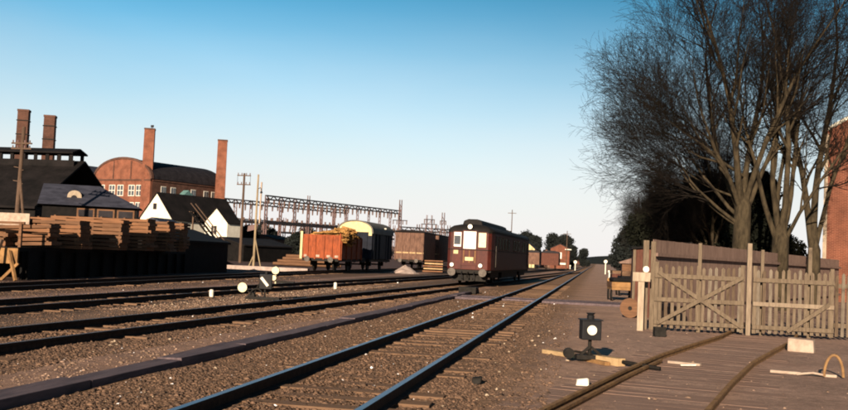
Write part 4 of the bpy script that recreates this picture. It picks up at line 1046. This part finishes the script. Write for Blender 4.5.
T2, _ = bare_tree('tall bare tree with spreading pale stems right of the first forked tree', (7.3, 42.6, 0), 9, SPEC,
          [(-.36, -.1, 8.5, .12, 2.7, .25), (-.16, .25, 11, .13, 3.0, .2), (.08, -.2, 12, .14, 3.0, .2), (.22, .2, 10, .12, 2.8, .2), (.36, -.1, 7.5, .09, 2.6, .25), (0, .4, 11, .1, 3.0, .2)],
          (-.5, 0, 8.6), (3.2, 4.6, 7.6), trunk=trk(3.0, .36, .27))
bare_tree('dark slender bare tree beside the brick house gable', (9.5, 47, 0), 14, SPEC,
          [(-.12, .1, 12, .17, 2.4, .2), (.04, -.1, 13, .18, 2.6, .1), (.1, .2, 10, .12, 2.3, .2)],
          (.0, 0, 8.6), (1.7, 3, 8.2), trunk=trk(2.6, .3, .26))
# smaller bare trees further down the line share the same branches
for i, (x, y, k, rz, src, lab) in enumerate([(6.1, 56, .62, .4, T1, 'smaller bare tree standing behind the first forked tree'), (5.0, 68, .6, 1.9, T2, 'bare tree at the left edge of the dark evergreens'), (5.6, 80, .66, .2, T1, 'bare tree halfway down the row of trackside trees'), (7.4, 61, .75, 2.6, T2, 'bare tree rising from among the evergreens'), (4.9, 93, .55, 3.6, T1, 'small bare tree before the rounded far trees')]):
    d_ = dup(src, (x, y, 0), rz, lab, 'bare trees behind the gate'); d_.scale = (k, k, k)
# tree standing right of the camera, only branches reach into the picture
bare_tree('overhanging branches of a nearby tree at the top right corner', (7.6, 15.5, 0), 21, [dict(SPEC[0], up=-.01), dict(SPEC[1], len=2.6, count=7), dict(SPEC[2], len=1.3, count=6), dict(SPEC[3], len=.6, count=4)],
          [(-.75, -.1, 5.6, .1, 2.2, .2), (-.5, .4, 6.5, .1, 2.6, .2), (.2, .3, 6, .14, 2.6, .2), (.6, -.3, 5, .12, 2.6, .2)],
          (-.5, 0, 6), (4.6, 4.5, 4.5), trunk=trk(2.7, .26, .2))

def leafy(name, label, loc, h, rx, ry, m, n, size, seed, group=None, base=.12, trunkm='bark', lumps=9, twigs=True):
    g = np.random.default_rng(seed)
    t = thing(name, label, 'tree', loc, 0, group)
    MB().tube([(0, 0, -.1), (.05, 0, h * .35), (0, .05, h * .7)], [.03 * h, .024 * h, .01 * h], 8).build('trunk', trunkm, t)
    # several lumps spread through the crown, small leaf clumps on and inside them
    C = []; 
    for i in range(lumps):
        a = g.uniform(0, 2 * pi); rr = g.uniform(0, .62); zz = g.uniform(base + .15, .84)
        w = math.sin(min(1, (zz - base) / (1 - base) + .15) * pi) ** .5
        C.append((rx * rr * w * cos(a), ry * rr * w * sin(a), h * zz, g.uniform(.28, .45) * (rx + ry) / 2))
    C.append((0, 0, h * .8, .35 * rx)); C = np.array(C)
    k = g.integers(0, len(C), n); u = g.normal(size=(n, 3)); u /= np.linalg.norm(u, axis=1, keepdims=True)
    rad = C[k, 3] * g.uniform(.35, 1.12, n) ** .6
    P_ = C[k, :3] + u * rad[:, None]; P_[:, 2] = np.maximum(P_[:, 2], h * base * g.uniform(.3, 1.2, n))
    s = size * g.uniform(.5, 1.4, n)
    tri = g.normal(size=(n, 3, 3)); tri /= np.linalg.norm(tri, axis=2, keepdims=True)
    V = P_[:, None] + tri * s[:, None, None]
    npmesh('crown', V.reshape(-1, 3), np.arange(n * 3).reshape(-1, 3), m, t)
    return t
# dark evergreens behind the bare trees, stepping down along the line
ev = [(8.0, 53, 7.0, 3.0, 'dark evergreen behind the two forked trees'), (5.6, 58, 7.2, 3.2, 'dark evergreen left of the first forked trunk'),
      (7.0, 66, 7.6, 3.4, 'tall dark evergreen behind the left evergreen'), (4.8, 76, 7.4, 3.0, 'dark evergreen where the tree line starts to step down'), (10.0, 70, 7.4, 3.2, 'broad dark evergreen deep behind the bare trees'), (8, 84, 8.2, 3.8, 'dark evergreen deep in the row beyond the board fence'), (11.6, 68, 4.6, 2.2, 'low dark evergreen in the gap beside the brick house')]
for i, (x, y, h, r_, lab) in enumerate(ev):
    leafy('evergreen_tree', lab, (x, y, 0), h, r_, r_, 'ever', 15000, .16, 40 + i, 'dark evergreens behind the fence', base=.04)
fr = [(6.2, 96, 7.2, 3.8), (5.8, 112, 7.2, 3.8), (6.6, 128, 7.6, 4.4), (6.0, 150, 7.8, 4.6), (6.2, 175, 8.2, 4.8), (7.2, 205, 8.6, 5.0), (11, 120, 9, 5), (12, 160, 10, 6)]
words = ['nearest', 'second', 'third', 'fourth', 'fifth', 'farthest', 'inner near', 'inner far']
for i, (x, y, h, r_) in enumerate(fr):
    leafy('roadside_tree', words[i] + ' rounded dark tree along the right side of the line', (x, y, 0), h, r_, r_, 'farleaf', 9000, .26, 60 + i, 'rounded trees along the right of the line', base=.03)
leafy('evergreen_tree', 'tall evergreen behind the photographer that shades the right end of the gate', (5.3, -8.5, 0), 12.4, 3.4, 3.4, 'ever', 9000, .22, 77, base=.1)  # out of view, added to cast dappled shade over the gate
# left far tree belt
lt = [(-17.5, 205, 8.4, 3.6), (-14.2, 235, 9.4, 3.4), (-21.5, 225, 8.8, 3.6), (-25, 250, 9.6, 4), (-11.5, 262, 11.0, 4.2), (-8.6, 240, 9.4, 3.2), (-9.0, 285, 11.8, 4.4), (-30, 245, 8.8, 4), (-6.4, 262, 7.6, 2.6), (-16.5, 255, 9.5, 4), (-12, 300, 11, 4), (-27, 280, 11, 5), (-4.5, 330, 7.5, 3), (-19, 270, 11.6, 4.5)]
lw = ['first', 'second', 'third', 'fourth', 'tallest', 'rightmost near', 'high dark', 'leftmost', 'low end', 'farthest', 'deep back', 'middle back', 'right back', 'left back']
for i, (x, y, h, r_) in enumerate(lt):
    h *= .8
    leafy('dark_tree', lw[i] + ' dark tree of the belt between the railcar and the line end', (x, y, 0), h, r_, r_, 'farleaf', 6000, .34, 80 + i, 'dark tree belt right of the railcar', base=.05)
# dark trees behind the substation
for i, (x, y, h, r_) in enumerate([(-100, 290, 8.5, 6), (-112, 300, 9, 6), (-89, 300, 8.6, 6), (-80, 305, 8.2, 6), (-70, 320, 7.8, 6), (-92, 275, 7, 5), (-60, 330, 6.5, 6), (-50, 335, 6, 6), (-72, 200, 5.6, 5), (-82, 205, 6.2, 5), (-63, 205, 4.8, 4)]):
    leafy('dark_tree', ['left', 'far left', 'middle', 'right middle', 'right', 'front', 'low right', 'lowest right', 'low', 'near left', 'near right'][:][i] + ' dark tree among the substation steelwork', (x, y, 0), h, r_, r_, 'farleaf', 6000, .4, 100 + i, 'dark trees behind the substation', base=.03)
# far buildings beyond the railcar
t = shed('far_brick_building', 'small red brick building among the trees right of the railcar', 'building', (-10.3, 225, 0), 0, 4.2, 7, 4.4, 5.4, 'brick_house', 'roofdark', .15)
q = MB().box(1.5, 2.5, -.06, 0, 2.2, 3.6).build('window', 'white', t); MB().box(.8, 3.6, -.3, 0, .9, 1.3).build('ledge', 'white', t)
MB().box(3.2, 4.6, -.8, 0, 4.2, 4.4).build('canopy', 'white', t)
t = shed('far_cream_building', 'cream walled building just right of the railcar tail', 'building', (-16.6, 215, 0), 0, 3.4, 8, 4.0, 5.4, 'cream', 'roofdark', .15)
MB().box(1.2, 2.0, -.06, 0, 1.2, 2.4).build('window', 'roofdark', t)
t = shed('far_cream_building', 'low pinkish building between the cream wall and the brick building', 'building', (-13.3, 240, 0), 0, 2.6, 8, 3.4, 4.3, 'wagon_brown', 'roofdark', .15)
MB().box(.5, 1.1, -.06, 0, 1.2, 2.4).build('window', 'white', t)
# distant wagon on the line end
t = thing('distant_wagon', 'tiny dark red wagon standing far down the line', 'goods wagon', (-5.0, 330, 0))
MB().box(-1.4, 1.4, 0, 8, .9, 3.2).build('body', 'hut_red', t); MB().prism(arc(-1.45, 1.45, 3.2, .5, 8), -.1, 8.1).build('roof', 'roofdark', t)
for s in (-1, 1): MB().cyl((s * .7, 1.4, .6), (s, 0, 0), .45, .1, 14).build('wheel', 'iron', t)
for i, (x, y) in enumerate([(-7.6, 165), (-10.9, 168)]):
    t = thing('distant_wagon', ['dark red goods wagon beyond the railcar, nearer the main line', 'brown goods wagon beyond the railcar tail, by the cream building'][i], 'goods wagon', (x, y, 0), 0, 'dark wagons beyond the railcar')
    MB().box(-1.4, 1.4, 0, 7, .9, 2.9).build('body', 'wagon_brown' if i else 'hut_red', t); MB().prism(arc(-1.45, 1.45, 2.9, .4, 8), -.1, 7.1).build('roof', 'roofdark', t)
    for s_ in (-1, 1):
        for yy_ in (1.3, 5.6): MB().cyl((s_ * .7, yy_, .6), (s_, 0, 0), .45, .1, 14).build('wheel', 'iron', t)
# thin poles along the line
for i, (x, y, h) in enumerate([(-16.2, 190, 11), (-6.3, 210, 8), (4.6, 120, 9.5)]):
    t = thing('telegraph_pole', ['thin pole rising above the belt of trees right of the railcar', 'thin pole left of the line end', 'thin pole in front of the right hand trees'][i], 'telegraph pole', (x, y, 0))
    MB().tube([(0, 0, 0), (0, 0, h)], [.11, .07], 8).build('pole', 'polewood', t)
    MB().box(-.8, .8, -.12, -.04, h - .7, h - .6).build('crossarm', 'polewood', t)
# distant low ridge closing the horizon
hl = MB(); V = []; F = []
xs = list(np.linspace(-1500, 1500, 121))
for i, x in enumerate(xs):
    h = 9 + 5 * sin(x * .011) + 3 * sin(x * .037 + 1) + random.uniform(-1, 1)
    V += [(x, 1500, -1), (x, 1560, h), (x, 1700, -1)]
for i in range(len(xs) - 1):
    a = i * 3; F += [(a, a + 3, a + 4, a + 1), (a + 1, a + 4, a + 5, a + 2)]
hl.add(V, F); o = hl.build('hills', 'farleaf', smooth=True); o['kind'] = 'structure'
